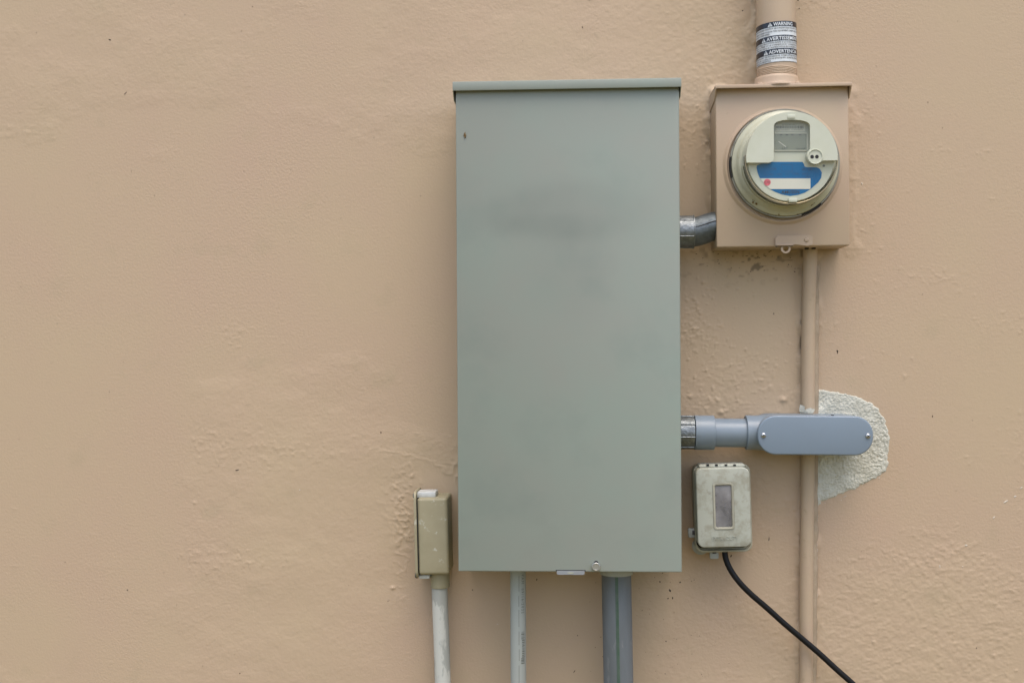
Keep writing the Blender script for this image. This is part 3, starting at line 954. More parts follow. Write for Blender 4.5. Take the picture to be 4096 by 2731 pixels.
# round conduit hub on top of the socket
hub_a = at(cC(722, 1490), 0.05)
hl = sock.inv @ at(cC(722, 1480), 0.052)
hl.z = hz1 - 0.0004
PIPE_Y = 0.050
px_ = hl.x
bm = bmesh.new()
lathe(bm, (px_, -PIPE_Y, hz1 - 0.0008), (0, 0, 1), [(0.0392, 0), (0.0388, 0.0026), (0.0365, 0.0034), (0.0352, 0.006), (0.0348, 0.013), (0.0338, 0.0165), (0.0322, 0.0178), (0.030, 0.018)], 56)
build('hub', bm, M['tan'], sock)
for q in ((415, 1478), (1105, 1490)):
    p = sock.L(cC(*q), 0.078)
    bm = bmesh.new()
    lathe(bm, (p.x, -0.078, hz1 - 0.0006), (0, 0, 1), [(0.0056, 0), (0.0052, 0.003), (0.003, 0.0042), (0, 0.0045)], 20)
    build('hub_screw', bm, M['tan'], sock)

# ------------------------------------------------------------------ service mast pipe with warning sticker
hubw = sock.M @ Vector((px_, -PIPE_Y, hz1 + 0.014))
MR = 0.0312
mtop, mbot = at(cC(705, 60), PIPE_Y), at(cC(722, 1190), PIPE_Y)
md = (mtop - mbot) / (mtop.z - mbot.z)
mast = Thing('service_conduit', Vector((mbot.x, 0, hubw.z)), 0, 'thick tan conduit with black and white warning sticker rising from the meter box', 'conduit')


def mast_ax(z):
    return mbot + md * (z - mbot.z)


bm = bmesh.new()
zt0 = at(cC(722, 1195), PIPE_Y + MR).z
zl = [hubw.z - 0.004, zt0 - 0.0005]
path = [mast_ax(z) for z in zl] + [mast_ax(zt0 + (2.95 - zt0) * i / 20) for i in range(21)]
tube(bm, [mast.inv @ p for p in path], MR, 56, 0.004)
build('pipe', bm, M['tan'], mast)
bm = bmesh.new()
th_n, thz0, thz1 = 6, hubw.z + 0.001, zt0 - 0.001
pr = []
for i in range(th_n):
    za = thz0 + (thz1 - thz0) * i / th_n
    dz = (thz1 - thz0) / th_n
    pr += [(MR + 0.0002, za), (MR + 0.0009, za + dz * 0.35), (MR + 0.0009, za + dz * 0.6), (MR + 0.0002, za + dz * 0.95)]
loops = []
for r, z in pr:
    c = mast.inv @ mast_ax(z)
    loops.append([c + Vector((math.cos(t) * r, math.sin(t) * r, 0.0009 * math.sin(t * 3) + 0.0006 * math.sin(t * 2 + 1))) for t in [2 * math.pi * k / 64 for k in range(64)]])
loft(bm, loops, False, False)
build('thread', bm, M['tan'], mast)

# sticker wraps most of the pipe
SZT, SZB = at(cC(780, 393), PIPE_Y + MR).z, at(cC(780, 1140), PIPE_Y + MR).z
SH = SZT - SZB


def st(u, z, off):
    """u: arc length from the pipe's front, z: height (with a slight spiral from careless wrapping)"""
    th = u / MR
    zz = z + 0.055 * u
    c = mast_ax(zz)
    return mast.inv @ Vector((c.x + (MR + off) * math.sin(th), c.y - (MR + off) * math.cos(th), zz))


def band(bm, u0, u1, z0, z1, off, n=40):
    a = [[bm.verts.new(st(u0 + (u1 - u0) * i / n, z, off)) for i in range(n + 1)] for z in (z0, z1)]
    for i in range(n):
        bm.faces.new((a[0][i], a[0][i + 1], a[1][i + 1], a[1][i]))


bm = bmesh.new()
band(bm, -0.075, 0.072, SZB, SZT, 0.0004, 60)
stick = build('warning_sticker', bm, M['sticker_w'], mast)
yz = lambda y: SZT - (y - 393) / (1140 - 393) * SH
bm = bmesh.new()
for y0_, y1_ in ((393, 487), (650, 752), (893, 997)):
    band(bm, -0.0749, 0.0719, yz(y1_), yz(y0_), 0.0008)
band(bm, -0.0749, 0.0719, yz(1139), yz(1134), 0.0008)
build('black_band', bm, M['sticker_k'], stick)
mmp = SH / (1140 - 393)                        # metres per survey unit on the sticker
bmw, bmk = bmesh.new(), bmesh.new()
for s_, xl, base_y, hgt, wd in (('WARNING', 668, 477, 64, 317), ('AVERTISSEMENT', 548, 743, 66, 520), ('ADVERTENCIA', 585, 984, 64, 455)):
    ang0 = (xl - 705) / 355.0
    u0 = MR * (math.asin(max(-1, min(1, ang0))) - 0.20)
    ang1 = min(0.98, (xl + wd - 705) / 355.0)
    u1 = MR * (math.asin(ang1) - 0.20)
    v, f = text2d(s_, 0.01, 0.00018)
    wx = max(p[0] for p in v)
    wy = max(p[1] for p in v)
    kx, kz = (u1 - u0) / wx, hgt * mmp / wy
    kx = min(kx, kz * 1.05)
    vs = [bmw.verts.new(st(u0 + x * kx, yz(base_y) + y * kz - 0.055 * u0 * 0.3, 0.0013)) for x, y in v]
    for q in f: bmw.faces.new([vs[i] for i in q])
    # triangle with exclamation mark
    tw = 0.0078
    tu = u0 - 0.0052
    tz = yz(base_y + 2)
    bmw.faces.new([bmw.verts.new(st(tu + a, tz + b, 0.0013)) for a, b in ((-tw / 2, 0), (tw / 2, 0), (0, tw * 0.84))])
    bmk.faces.new([bmk.verts.new(st(tu + a, tz + b, 0.0016)) for a, b in ((-.0004, .0018), (.0004, .0018), (.0006, .0048), (-.0006, .0048))])
    bmk.faces.new([bmk.verts.new(st(tu + a, tz + b, 0.0016)) for a, b in ((-.0005, .0006), (.0005, .0006), (.0005, .0014), (-.0005, .0014))])
build('heading', bmw, M['sticker_w'], stick)
lines = [(534, 'SHOCK HAZARD EXISTS IF GROUNDING ELECTRODE CONDUCTOR OR', 0.0), (585, 'JUMPER CONNECTION IN THIS EQUIPMENT IS REMOVED WHILE THE', 0.0), (628, 'SOURCE IS ENERGIZED.', 0.0),
         (797, "RISQUE D'ELECTROCUTION EXISTE SI LE CONDUCTEUR DE MISE", 0.0), (838, 'RELIE A LA TERRE OU LA CONNEXION DU CONNECTEUR DE LA', 0.0), (880, "EST ENLEVE LORSQUE L'ALIMENTATION SECONDAIRE EST SOUS", 0.0),
         (1042, 'EXISTE PELIGRO DE DESCARGA EL CONDUCTOR DE ELECTRODO O', 0.0), (1084, 'PUENTE DE CONEXION DE ESTE EQUIPO SE RETIRA MIENTRAS SE', 0.0), (1122, 'ENERGIA ALTERNATIVA.', 0.0)]
for yb, s_, _ in lines:
    add_text(bmk, s_, 0.0036, lambda x, y, yb=yb: st(-0.0475 + x * 0.86, yz(yb) + y * 0.95, 0.0009), bold=0.00005, res=1)
build('warning_text', bmk, M['ink'], stick)

# ------------------------------------------------------------------ electric meter
met = Thing('electric_meter', Vector((mc.x, -SD, mc.z)), -0.55, 'round cream electric meter with digital display and blue label', 'electric meter')


def mp_(p, depth):
    v = met.L(cB(*p), depth)
    return (v.x, v.z)


def sheet(bm, pts, depth, off=0.0):
    y = -(depth - SD)
    f = bm.faces.new([bm.verts.new((x, y - off, z)) for x, z in (mp_(p, depth) for p in pts)])
    return f


yd = lambda depth: -(depth - SD)               # meter-local y of a stand-off
ax0 = Vector((0, 0, 0))
A_ = (0, -1, 0)
ref = Vector((1, 0, 0))


def mlathe(bm, prof, n=96, a0=0, a1=360):
    # angle measured counter-clockwise as seen from the camera
    full = abs(a1 - a0) >= 359.9
    k = n if full else n + 1
    rings = []
    for r, dep in prof:
        if r < 1e-6: rings.append([bm.verts.new((0, yd(dep), 0))])
        else: rings.append([bm.verts.new((r * math.cos(R(a0 + (a1 - a0) * i / n)), yd(dep), r * math.sin(R(a0 + (a1 - a0) * i / n)))) for i in range(k)])
    for p, q in zip(rings, rings[1:]):
        for i in range(n):
            j = (i + 1) % k
            if len(p) == 1: bm.faces.new((p[0], q[j], q[i]))
            elif len(q) == 1: bm.faces.new((p[i], p[j], q[0]))
            else: bm.faces.new((p[i], p[j], q[j], q[i]))


bm = bmesh.new()
mlathe(bm, [(0.0832, 0.072), (0.0836, 0.0815), (0.0828, 0.0828), (0.0785, 0.0845), (0.0765, 0.0862), (0.0752, 0.0885), (0.0735, 0.0905), (0.0712, 0.0915), (0.0, 0.0918)], 96)
build('flange', bm, M['cream_dirty'], met)
RG = [(0.0836, 0.073), (0.0862, 0.073), (0.0866, 0.0742), (0.0866, 0.0785), (0.0858, 0.0797), (0.0842, 0.0797), (0.0837, 0.079)]
ringo = None
for a0_, a1_ in ((-48.5, 172.0), (194.5, 287.5)):
    bm = bmesh.new()
    mlathe(bm, RG, 60, a0_, a1_)
    build('sealing_ring', bm, M['ringmetal'], met)
for a0_, a1_ in ((172.4, 194.2), (-72.0, -49.0)):
    bm = bmesh.new()
    mlathe(bm, [(r + 0.0003, d_ + 0.0003) for r, d_ in RG], 20, a0_, a1_)
    build('ring_gap', bm, M['dark'], met)
# module inside the cover
bm = bmesh.new()
mlathe(bm, [(0.066, 0.090), (0.066, 0.128), (0.0655, 0.1285), (0.0, 0.1285)], 80)
build('face_plate', bm, M['face'], met)
bm = bmesh.new()
mlathe(bm, [(0.0692, 0.089), (0.0690, 0.132), (0.0680, 0.1352), (0.0660, 0.1368), (0.0, 0.1372)], 96)
build('clear_cover', bm, M['glass'], met)
for r_, dep, w_, nm in ((0.0702, 0.1338, 0.0011, 'amber'), (0.0708, 0.1275, 0.0010, 'ringmetal')):
    bm = bmesh.new()
    mlathe(bm, [(r_ + w_ * math.cos(t), dep + w_ * math.sin(t)) for t in [2 * math.pi * k / 10 for k in range(11)]], 60, 176, 362)
    build('cover_bead', bm, M[nm], met)
bm = bmesh.new()
mlathe(bm, [(0.0688, 0.0905), (0.0706, 0.0912), (0.0708, 0.104), (0.0698, 0.1045)], 60, 186, 352)
build('cover_foot', bm, M['cream_dirty'], met)
# cream hood over the upper half
pts = []
rp_, cc = 441, (767, 555)
for i in range(49):
    a = R(-3.6 + (186.5 + 3.6) * i / 48)
    pts.append((cc[0] + rp_ * math.cos(a), cc[1] - rp_ * math.sin(a)))
pts += [(540, 605), (570, 598), (588, 580), (592, 555), (592, 250), (600, 228), (625, 210), (680, 196), (767, 190), (850, 196), (905, 210), (932, 228), (941, 252), (943, 470),
        (918, 500), (908, 540), (918, 580), (945, 602), (1040, 602), (1068, 585)]
hood_pts = [mp_(p, 0.140) for p in pts]
bm = bmesh.new()
prism(bm, hood_pts, yd(0.091), yd(0.140), 0.0030, 4)
bmesh.ops.triangulate(bm, faces=[f for f in bm.faces if len(f.verts) > 4])
hood = build('hood', bm, M['cream'], met, smooth=50)
for q in ((722, 143, 797, 178),):
    bm = bmesh.new()
    u = mp_((q[0], q[1]), 0.141); w = mp_((q[2], q[3]), 0.141)
    box(bm, u[0], w[0], yd(0.1412), yd(0.137), w[1], u[1], 0.0006)
    build('clip', bm, M['cream'], met)
bm = bmesh.new()
u = mp_((737, 946), 0.137); w = mp_((818, 985), 0.137)
box(bm, u[0], w[0], yd(0.1376), yd(0.128), w[1], u[1], 0.0006)
build('clip', bm, M['cream'], met)
# optical port
pc_ = mp_((990, 548), 0.1405)
bm = bmesh.new()
lathe(bm, (pc_[0], yd(0.1285), pc_[1]), A_, [(0.0116, 0), (0.0116, 0.0130), (0.0113, 0.0136), (0.0106, 0.0137), (0.0101, 0.0132), (0.0099, 0.0122), (0.0, 0.0122)], 44)
port = build('optical_port', bm, M['cream'], met)
bm = bmesh.new()
for q in ((961, 549), (1007, 548)):
    v = mp_(q, 0.1407)
    lathe(bm, (v[0], yd(0.1407), v[1]), A_, [(0.0028, -0.001), (0.0028, 0.0004), (0, 0.0004)], 20)
build('port_eye', bm, M['dark'], port)
# display block
FDp = 0.1285


def rect_pts(x0, y0, x1, y1):
    return [(x0, y0), (x1, y0), (x1, y1), (x0, y1)]


def raised(name, pts, d0, d1, mat, parent, bev=0.0004):
    bm = bmesh.new()
    prism(bm, [mp_(p, d1) for p in pts], yd(d0), yd(d1), bev)
    return build(name, bm, mat, parent)


disp = raised('display', [(600, 500), (600, 250), (625, 218), (690, 204), (767, 200), (845, 204), (905, 218), (928, 250), (930, 500)], 0.127, 0.1295, M['bezel'], met)
raised('plate', rect_pts(610, 240, 895, 302), 0.1294, 0.1299, M['plate'], disp, 0)
raised('screen', rect_pts(600, 326, 910, 482), 0.1294, 0.1300, M['lcd'], disp, 0)
bm = bmesh.new()
for q in (rect_pts(596, 318, 916, 326), rect_pts(910, 326, 918, 486), rect_pts(598, 484, 918, 492)):
    prism(bm, [mp_(p, 0.1306) for p in q], yd(0.1294), yd(0.1306))
build('screen_frame', bm, M['plate'], disp)
bm = bmesh.new()
x = 614
rb = random.Random(11)
while x < 885:
    w = rb.choice((2.5, 2.5, 4, 6))
    sheet(bm, rect_pts(x, 250, min(x + w, 888), 277), 0.1302)
    x += w + rb.choice((2.5, 3.5, 5))


def mtext(bm, s, x, y, hgt, depth, bold=0.0, align='LEFT', xs=1.0):
    o = mp_((x, y), depth)
    k = mp_((x + 1, y), depth)[0] - o[0]
    add_text(bm, s, hgt * k / 0.72, lambda a, b: Vector((o[0] + a, yd(depth), o[1] + b)), bold=bold * k, align=align, res=3, xs=xs)


mtext(bm, '0013500100DA76C5', 672, 247, 10, 0.1302, xs=1.15)
mtext(bm, 'FCC ID: OWS-NIC514     IC: 5975A-NIC514', 610, 296, 10, 0.1302, xs=1.0)
build('barcode', bm, M['ink_grey'], disp)
bm = bmesh.new()
for q in (rect_pts(672, 455, 676, 476), rect_pts(672, 473, 692, 477), rect_pts(694, 455, 698, 476), rect_pts(708, 455, 712, 476), rect_pts(712, 455, 726, 459)):
    sheet(bm, q, 0.1303)
mtext(bm, 'Delivered', 808, 476, 13, 0.1303, xs=1.0)
sheet(bm, [(883, 462), (896, 469), (883, 476)], 0.1303)
for xx in (650, 705, 757, 832):
    sheet(bm, [(xx, 333), (xx + 26, 333), (xx + 20, 341), (xx + 6, 341)], 0.1303)
build('screen_segments', bm, M['lcd_dark'], disp)
bm = bmesh.new()
sheet(bm, [(632, 400), (640, 400), (712, 452), (706, 455)], 0.1304)
build('screen_scratch', bm, M['paper'], disp)
# printed label
lab = raised('blue_label', [(430, 632), (520, 598), (868, 598), (882, 618), (888, 640), (905, 650), (1005, 650), (1035, 665), (1055, 700), (1050, 750), (1020, 795), (945, 862), (890, 895), (830, 915), (750, 927),
                            (670, 912), (600, 885), (553, 860), (500, 812), (458, 757), (435, 700), (425, 655)], 0.128, 0.1289, M['blue'], met, 0)
bm = bmesh.new(); sheet(bm, [(458, 757), (945, 757), (945, 860), (553, 860), (500, 812)], 0.1292)
build('white_field', bm, M['paper'], lab)
bm = bmesh.new(); sheet(bm, [(529 + 33 * math.cos(t), 795 + 33 * math.sin(t)) for t in [2 * math.pi * k / 32 for k in range(32)]], 0.1295)
build('red_spot', bm, M['red'], lab)
bm = bmesh.new(); mtext(bm, 'C/D', 529, 806, 24, 0.1298, bold=0.0, align='CENTER')
build('spot_letters', bm, M['ink'], lab)
bm = bmesh.new(); mtext(bm, 'AMI/SSN', 752, 903, 32, 0.1292, bold=0.8, align='CENTER', xs=1.08)
build('model_letters', bm, M['navy_ink'], lab)
bm = bmesh.new()
mtext(bm, '681 936', 858, 682, 25, 0.1292, xs=0.95)
mtext(bm, 'TYPE', 545, 680, 24, 0.1292)
mtext(bm, 'CL 200   240V   3W   TYPE   30TA', 500, 727, 17, 0.1292, xs=1.25)
mtext(bm, '60Hz', 900, 745, 14, 0.1292, xs=1.1)
for q in (rect_pts(662, 622, 772, 625), rect_pts(662, 688, 772, 691), rect_pts(662, 622, 665, 690), rect_pts(769, 622, 772, 690)):
    sheet(bm, q, 0.1292)
build('rating_print', bm, M['blue_ink'], lab)
bm = bmesh.new()
v = mp_((1074, 636), 0.129)
lathe(bm, (v[0], yd(0.1284), v[1]), A_, [(0.0018, -0.0005), (0.0018, 0.0008), (0, 0.0008)], 16)
build('lens_dot', bm, M['ink_grey'], met)
bm = bmesh.new()
rd = random.Random(5)


def crumb(bm, p, dep, rr):
    x, z = mp_(p, dep)
    y = yd(dep)
    n = 6
    c = bm.verts.new((x, y - rr * 0.6, z))
    ring = [bm.verts.new((x + rr * rd.uniform(.6, 1.3) * math.cos(6.283 * i / n), y + 0.0004, z + rr * rd.uniform(.5, 1.2) * math.sin(6.283 * i / n))) for i in range(n)]
    for i in range(n): bm.faces.new((c, ring[i], ring[(i + 1) % n]))


for i in range(16): crumb(bm, (rd.gauss(405, 18), rd.gauss(968, 20)), 0.0858, rd.uniform(0.0007, 0.0022))
for i in range(7): crumb(bm, (rd.gauss(962, 9), rd.gauss(1000, 8)), 0.0855, rd.uniform(0.0006, 0.0015))
for p in ((378, 935), (535, 1103), (820, 1103), (850, 1022), (905, 985), (640, 1108), (215, 660), (225, 640)): crumb(bm, p, 0.084, rd.uniform(0.0006, 0.0015))
build('dirt', bm, M['rust'], met)['kind'] = 'stuff'

# ------------------------------------------------------------------ offset nipple between cabinet and meter box
ND = 0.046
n0 = at(cK(60, 465), ND)
nip = Thing('offset_nipple', Vector((n0.x, 0, n0.z)), 0, 'galvanised offset nipple joining the cabinet to the meter box', 'pipe fitting')
L0, L1, L2 = nip.L(cK(-60, 465), ND), nip.L(cK(236, 465), ND), nip.L(cK(560, 395), ND)
NR = 0.0262
bm = bmesh.new()
lathe(bm, L0, (1, 0, 0), [(0.02, 0), (NR, 0), (NR, (L1 - L0).x - 0.0022), (NR + 0.0012, (L1 - L0).x - 0.0018), (NR + 0.0012, (L1 - L0).x - 0.0004), (NR + 0.0004, (L1 - L0).x), (0.018, (L1 - L0).x)], 48)
colr = build('collar', bm, M['galv'], nip)
for k in range(6):
    a = R(20 + 60 * k)
    bm = bmesh.new()
    c0 = L0 + Vector((0, math.cos(a) * (NR + 0.0003), math.sin(a) * (NR + 0.0003)))
    tube(bm, [c0, c0 + Vector(((L1 - L0).x - 0.002, 0, 0))], 0.0009, 8)
    build('rib', bm, M['galv'], colr)
bm = bmesh.new()
off = L2.z - L1.z
lenx = L2.x - L1.x
path = []
for i in range(13):
    t = i / 12
    path.append(L1 + Vector((lenx * t - 0.002, 0, off * (t * t * (3 - 2 * t)) * 1.15)))
tube(bm, path, [0.0236 - 0.001 * (i / 12) for i in range(13)], 44)
elb = build('offset_elbow', bm, M['zinc'], nip)
bm = bmesh.new()
tube(bm, [p + Vector((0, -0.0222, 0.0062)) for p in path[:-1]], 0.0009, 8)
build('seam', bm, M['dark'], elb)

# ------------------------------------------------------------------ side conduit run into the conduit body
LD = 0.050
c0 = at(cE(157, 448), LD)
run = Thing('conduit_run', Vector((c0.x, 0, c0.z)), 0.35, 'short blue grey plastic conduit with metal connector on the cabinet\'s right side', 'conduit')
X = lambda x, d=LD: run.L(cE(x, 448), d).x
XR = 0.0268
bm = bmesh.new()
lathe(bm, (X(100), -LD, 0), (1, 0, 0), [(0.02, 0), (XR, 0), (XR, X(247) - X(100) - 0.001), (XR - 0.001, X(247) - X(100)), (0.018, X(247) - X(100))], 8 * 6)
con = build('metal_connector', bm, M['galv'], run)
for k in range(8):
    a = R(12 + 45 * k)
    bm = bmesh.new()
    p0 = Vector((X(100), -LD + math.cos(a) * (XR + 0.0002), math.sin(a) * (XR + 0.0002)))
    tube(bm, [p0, p0 + Vector((X(247) - X(100) - 0.0008, 0, 0))], 0.0013, 8)
    build('rib', bm, M['galv'], con)
bm = bmesh.new()
w_ = X(402) - X(249)
lathe(bm, (X(249), -LD, 0), (1, 0, 0), [(0.022, 0), (0.0272, 0), (0.0278, 0.0006), (0.0277, w_ - 0.0006), (0.0271, w_), (0.022, w_)], 64)
build('coupling', bm, M['pvc'], run)
bm = bmesh.new()
tube(bm, [(X(380), -LD, 0), (X(530), -LD, 0), (X(690), -LD, 0)], 0.0231, 64)
build('pipe', bm, M['pvc'], run)
bm = bmesh.new()
for yy, l_, xx in ((372, 25, 262), (470, 42, 258), (478, 30, 260), (556, 12, 256)):
    z_ = run.L(cE(300, yy), LD + 0.02).z
    y_ = -LD - math.sqrt(max(0, 0.0275 ** 2 - z_ ** 2))
    tube(bm, [(X(xx), y_, z_), (X(xx + l_), y_, z_ - 0.0004)], [0.0005, 0.0002], 6)
build('tool_mark', bm, M['pvc_dusty'], run)

# conduit body (access fitting)
BD = 0.088
bc = at(cE(1200, 473), BD)
lb = Thing('access_fitting', Vector((bc.x, 0, bc.z)), 0.25, 'blue grey plastic conduit body with screwed pill-shaped cover over the bare mortar', 'conduit body')
cw = (lb.L(cE(1654, 473), BD) - lb.L(cE(746, 473), BD)).x
ch = lb.L(cE(1200, 319), BD).z - lb.L(cE(1200, 627), BD).z
cz = (lb.L(cE(1200, 319), BD).z + lb.L(cE(1200, 627), BD).z) / 2
cx = (lb.L(cE(1654, 473), BD).x + lb.L(cE(746, 473), BD).x) / 2
bm = bmesh.new()
r_ = ch * 0.47
loops = []
for ins, y in ((0.0016, -0.002), (0.0012, -0.030), (0.0008, -BD + 0.016), (0.0008, -BD + 0.0085)):
    loops.append(flat(rrect(cx, cz, cw - 2 * ins, ch - 2 * ins, r_ - ins, 14), y))
loft(bm, loops)
build('body', bm, M['pvc'], lb)
bm = bmesh.new()
slab(bm, cx, cz, cw - 0.0034, ch - 0.0034, r_, -BD + 0.0086, -BD + 0.0068, 0.0003, 14)
build('gasket', bm, M['black'], lb)
bm = bmesh.new()
slab(bm, cx, cz, cw, ch, r_, -BD + 0.0069, -BD, 0.0026, 14, 4)
lcov = build('cover', bm, M['pvc_cover'], lb)
for q in ((793, 472), (1613, 477)):
    p = lb.L(cE(*q), BD + 0.002)
    bm = bmesh.new()
    lathe(bm, (p.x, -BD, p.z), A_, [(0.0042, -0.001), (0.0042, 0.0006), (0.0036, 0.0018), (0.0022, 0.0026), (0.0, 0.0028)], 24)
    scr = build('screw', bm, M['steel'], lcov)
    bm = bmesh.new()
    for an in (0.5, 0.5 + math.pi / 2):
        dx, dz = math.cos(an), math.sin(an)
        vs = [bm.verts.new((p.x + dx * s1 * 0.0024 - dz * s2 * 0.0005, -BD - 0.0030, p.z + dz * s1 * 0.0024 + dx * s2 * 0.0005)) for s1, s2 in ((-1, -1), (1, -1), (1, 1), (-1, 1))]
        bm.faces.new(vs)
    build('cross_slot', bm, M['dark'], scr)
h0, h1 = lb.L(cE(649, 449), LD), lb.L(cE(790, 449), LD)
bm = bmesh.new()
w_ = h1.x - h0.x
lathe(bm, (h0.x, -LD, h0.z), (1, 0, 0), [(0.0228, 0.0008), (0.0268, 0), (0.0277, 0.0008), (0.0277, w_ * 0.6), (0.0285, w_), (0.030, w_ + 0.012)], 64)
build('hub', bm, M['pvc'], lb)
pn = lb.L(cE(1335, 307), BD - 0.02)
bm = bmesh.new()
box(bm, pn.x - 0.0014, pn.x + 0.0014, -BD + 0.018, -BD + 0.026, cz + ch / 2 - 0.003, cz + ch / 2 + 0.0005)
build('drain_hole', bm, M['dark'], lb)

# ------------------------------------------------------------------ painted conduit from the meter box down the wall
TD = 0.010
c_top, c_bot = at(cS(1857.5, 600), TD), at(cS(1851.5, 1560), TD)
td = (c_bot - c_top) / (c_top.z - c_bot.z)
pz_top = (sock.M @ Vector((0.06, 0, 0.0))).z + 0.004
pcon = Thing('painted_conduit', Vector((c_bot.x, 0, -0.05)), 0, 'slim tan painted conduit running down the wall from the meter box', 'conduit')
bm = bmesh.new()
path = []
n = 60
for i in range(n + 1):
    z = pz_top + (-0.05 - pz_top) * i / n
    p = c_top + td * (c_top.z - z)
    bend = 0.012 * (1 - sstep(0.0, 0.12, np.array([pz_top - z]))[0])
    path.append(pcon.inv @ Vector((p.x + 0.0012 * mnoise.noise((z * 5, 0, 3)), -TD - bend, z)))
tube(bm, path, 0.0112, 28, 0.05)
build('pipe', bm, M['tan'], pcon)
p = path[0]
bm = bmesh.new()
lathe(bm, (p.x, p.y, p.z), (0, 0, -1), [(0.0125, -0.002), (0.0142, -0.001), (0.0142, 0.0038), (0.0128, 0.005), (0.0116, 0.0052)], 8)
build('locknut', bm, M['tan'], pcon)
bm = bmesh.new()
for k, q in enumerate(((1655, 670), (1742, 668))):
    v = pcon.inv @ at(cK(*q), 0.04)
    box(bm, v.x - 0.0028, v.x + 0.0028, -0.041, -0.035, v.z - 0.0013, v.z + 0.0013)
build('nut_gap', bm, M['dark'], pcon)
# lumpy caulk closing the joint on the right side
bm = bmesh.new()
pth, rad = [], []
for i in range(150):
    z = pz_top - 0.03 - i * 0.0075
    if z < 0.45: break
    p = c_top + td * (c_top.z - z)
    lw, lh = wxz((3262, 1300))
    pth.append(pcon.inv @ Vector((p.x + 0.0108 + 0.0010 * mnoise.noise((z * 30, 1, 0)), -0.0042, z)))
    rad.append(0.0078 * (1 + 0.35 * mnoise.noise((z * 45, 5, 2))))
tube(bm, pth, rad, 12)
build('caulk', bm, M['caulk'], pcon)
# white smear of mortar left on the pipe
bm = bmesh.new()
for q, rx, rz in ((cE(1098, 268), .004, .0075), (cE(1130, 283), .010, .0032), (cE(1160, 278), .008, .004)):
    v = at(q, TD + 0.0105)
    axp = c_top + td * (c_top.z - v.z)
    n_ = 12
    vs = []
    ctr = None
    for i in range(n_):
        a = 6.283 * i / n_
        rr = random.uniform(0.8, 1.2)
        xx = v.x + rx * rr * math.cos(a); zz = v.z + rz * rr * math.sin(a)
        dx = xx - axp.x
        yy = -TD - (math.sqrt(max(0, 0.0122 ** 2 - dx * dx)) if abs(dx) < 0.0115 else 0.004)
        vs.append(bm.verts.new(pcon.inv @ Vector((xx, yy - 0.0004, zz))))
    dx = v.x - axp.x
    yy = -TD - (math.sqrt(max(0, 0.0122 ** 2 - dx * dx)) if abs(dx) < 0.0115 else 0.004)
    ctr = bm.verts.new(pcon.inv @ Vector((v.x, yy - 0.0012, v.z)))
    for i in range(n_): bm.faces.new((ctr, vs[i], vs[(i + 1) % n_]))
build('mortar_smear', bm, M['mortar'], pcon)

# ------------------------------------------------------------------ weatherproof outlet cover
OD = 0.082
oc = at(cH(608, 720), OD)
out = Thing('outlet_cover', Vector((oc.x, 0, oc.z - 0.072)), -1.75, 'grimy beige weatherproof outlet cover with small window, right of the cabinet', 'outlet cover')
H_ = lambda x, y, d=OD: out.L(cH(x, y), d)
lw = ((H_(925, 600) - H_(262, 600)).x + (H_(962, 1000) - H_(278, 1000)).x) / 2
lh = (H_(600, 222) - H_(620, 1218)).z
lc = H_(610, 720)
wl, wr, wt, wb = H_(476, 700).x, H_(744, 700).x, H_(608, 408).z, H_(614, 997).z
wcx, wcz, ww, wh = (wl + wr) / 2, (wt + wb) / 2, wr - wl, wt - wb
n = 8
bm = bmesh.new()
r0 = 0.0105
loops = [flat(rrect(lc.x, lc.z, lw - 0.002, lh - 0.002, r0, n), -0.050)]
loops.append(flat(rrect(lc.x, lc.z, lw, lh, r0, n), -0.054))
for i in range(4):
    a = math.pi / 2 * i / 3
    e = 0.0022
    ins = e * (1 - math.cos(a))
    loops.append(flat(rrect(lc.x, lc.z, lw - 2 * ins, lh - 2 * ins, r0 - ins, n), -OD + e * (1 - math.sin(a))))
loops.append(flat(rrect(wcx, wcz, ww, wh, 0.005, n), -OD))
loops.append(flat(rrect(wcx, wcz, ww - 0.0006, wh - 0.0006, 0.0046, n), -OD + 0.008))
loft(bm, loops, False, False)
lid = build('lid', bm, M['outlet'], out)
bm = bmesh.new()
fl = []
for ins, y in ((0.0004, -OD + 0.004), (0.0004, -OD - 0.0006), (0.0016, -OD - 0.0010), (0.0034, -OD - 0.0004), (0.0044, -OD + 0.0025)):
    fl.append(flat(rrect(wcx, wcz, ww - 2 * ins, wh - 2 * ins, 0.0046 - ins * 0.6, n), y))
loft(bm, fl, False, False)
build('window_frame', bm, M['outlet_side'], lid)
bm = bmesh.new()
slab(bm, wcx, wcz, ww - 0.008, wh - 0.008, 0.002, -OD + 0.004, -OD + 0.0016, 0.0005, 4)
build('window_pane', bm, M['smoky'], lid)
bm = bmesh.new()
box(bm, lc.x - lw / 2 + 0.006, lc.x + lw / 2 - 0.006, -0.056, -0.051, lc.z - lh / 2 + 0.006, lc.z + lh / 2 - 0.006)
build('receptacle_face', bm, M['inside'], out)
# base box with a rim
bl_, br_, bt_, bb_ = H_(243, 700, .052).x, H_(957, 700, .052).x, H_(600, 178, .052).z, H_(620, 1276, .052).z
bcx, bcz, bw, bh = (bl_ + br_) / 2, (bt_ + bb_) / 2, br_ - bl_, bt_ - bb_
bm = bmesh.new()
loops = []
for ins, y in ((0.003, 0.004), (0.0012, -0.030), (0.0, -0.040), (0.0, -0.0515), (0.0008, -0.0525), (0.0030, -0.0525), (0.0040, -0.047)):
    loops.append(flat(rrect(bcx, bcz, bw - 2 * ins, bh - 2 * ins, 0.0125 - ins * 0.5, n), y))
loft(bm, loops)
build('base', bm, M['outlet_side'], out)
bm = bmesh.new()
slab(bm, lc.x, (lc.z + bcz) / 2 - 0.002, lw - 0.001, lh + 0.001, 0.01, -0.046, -0.0575, 0.001, n)
build('gasket', bm, M['black'], out)
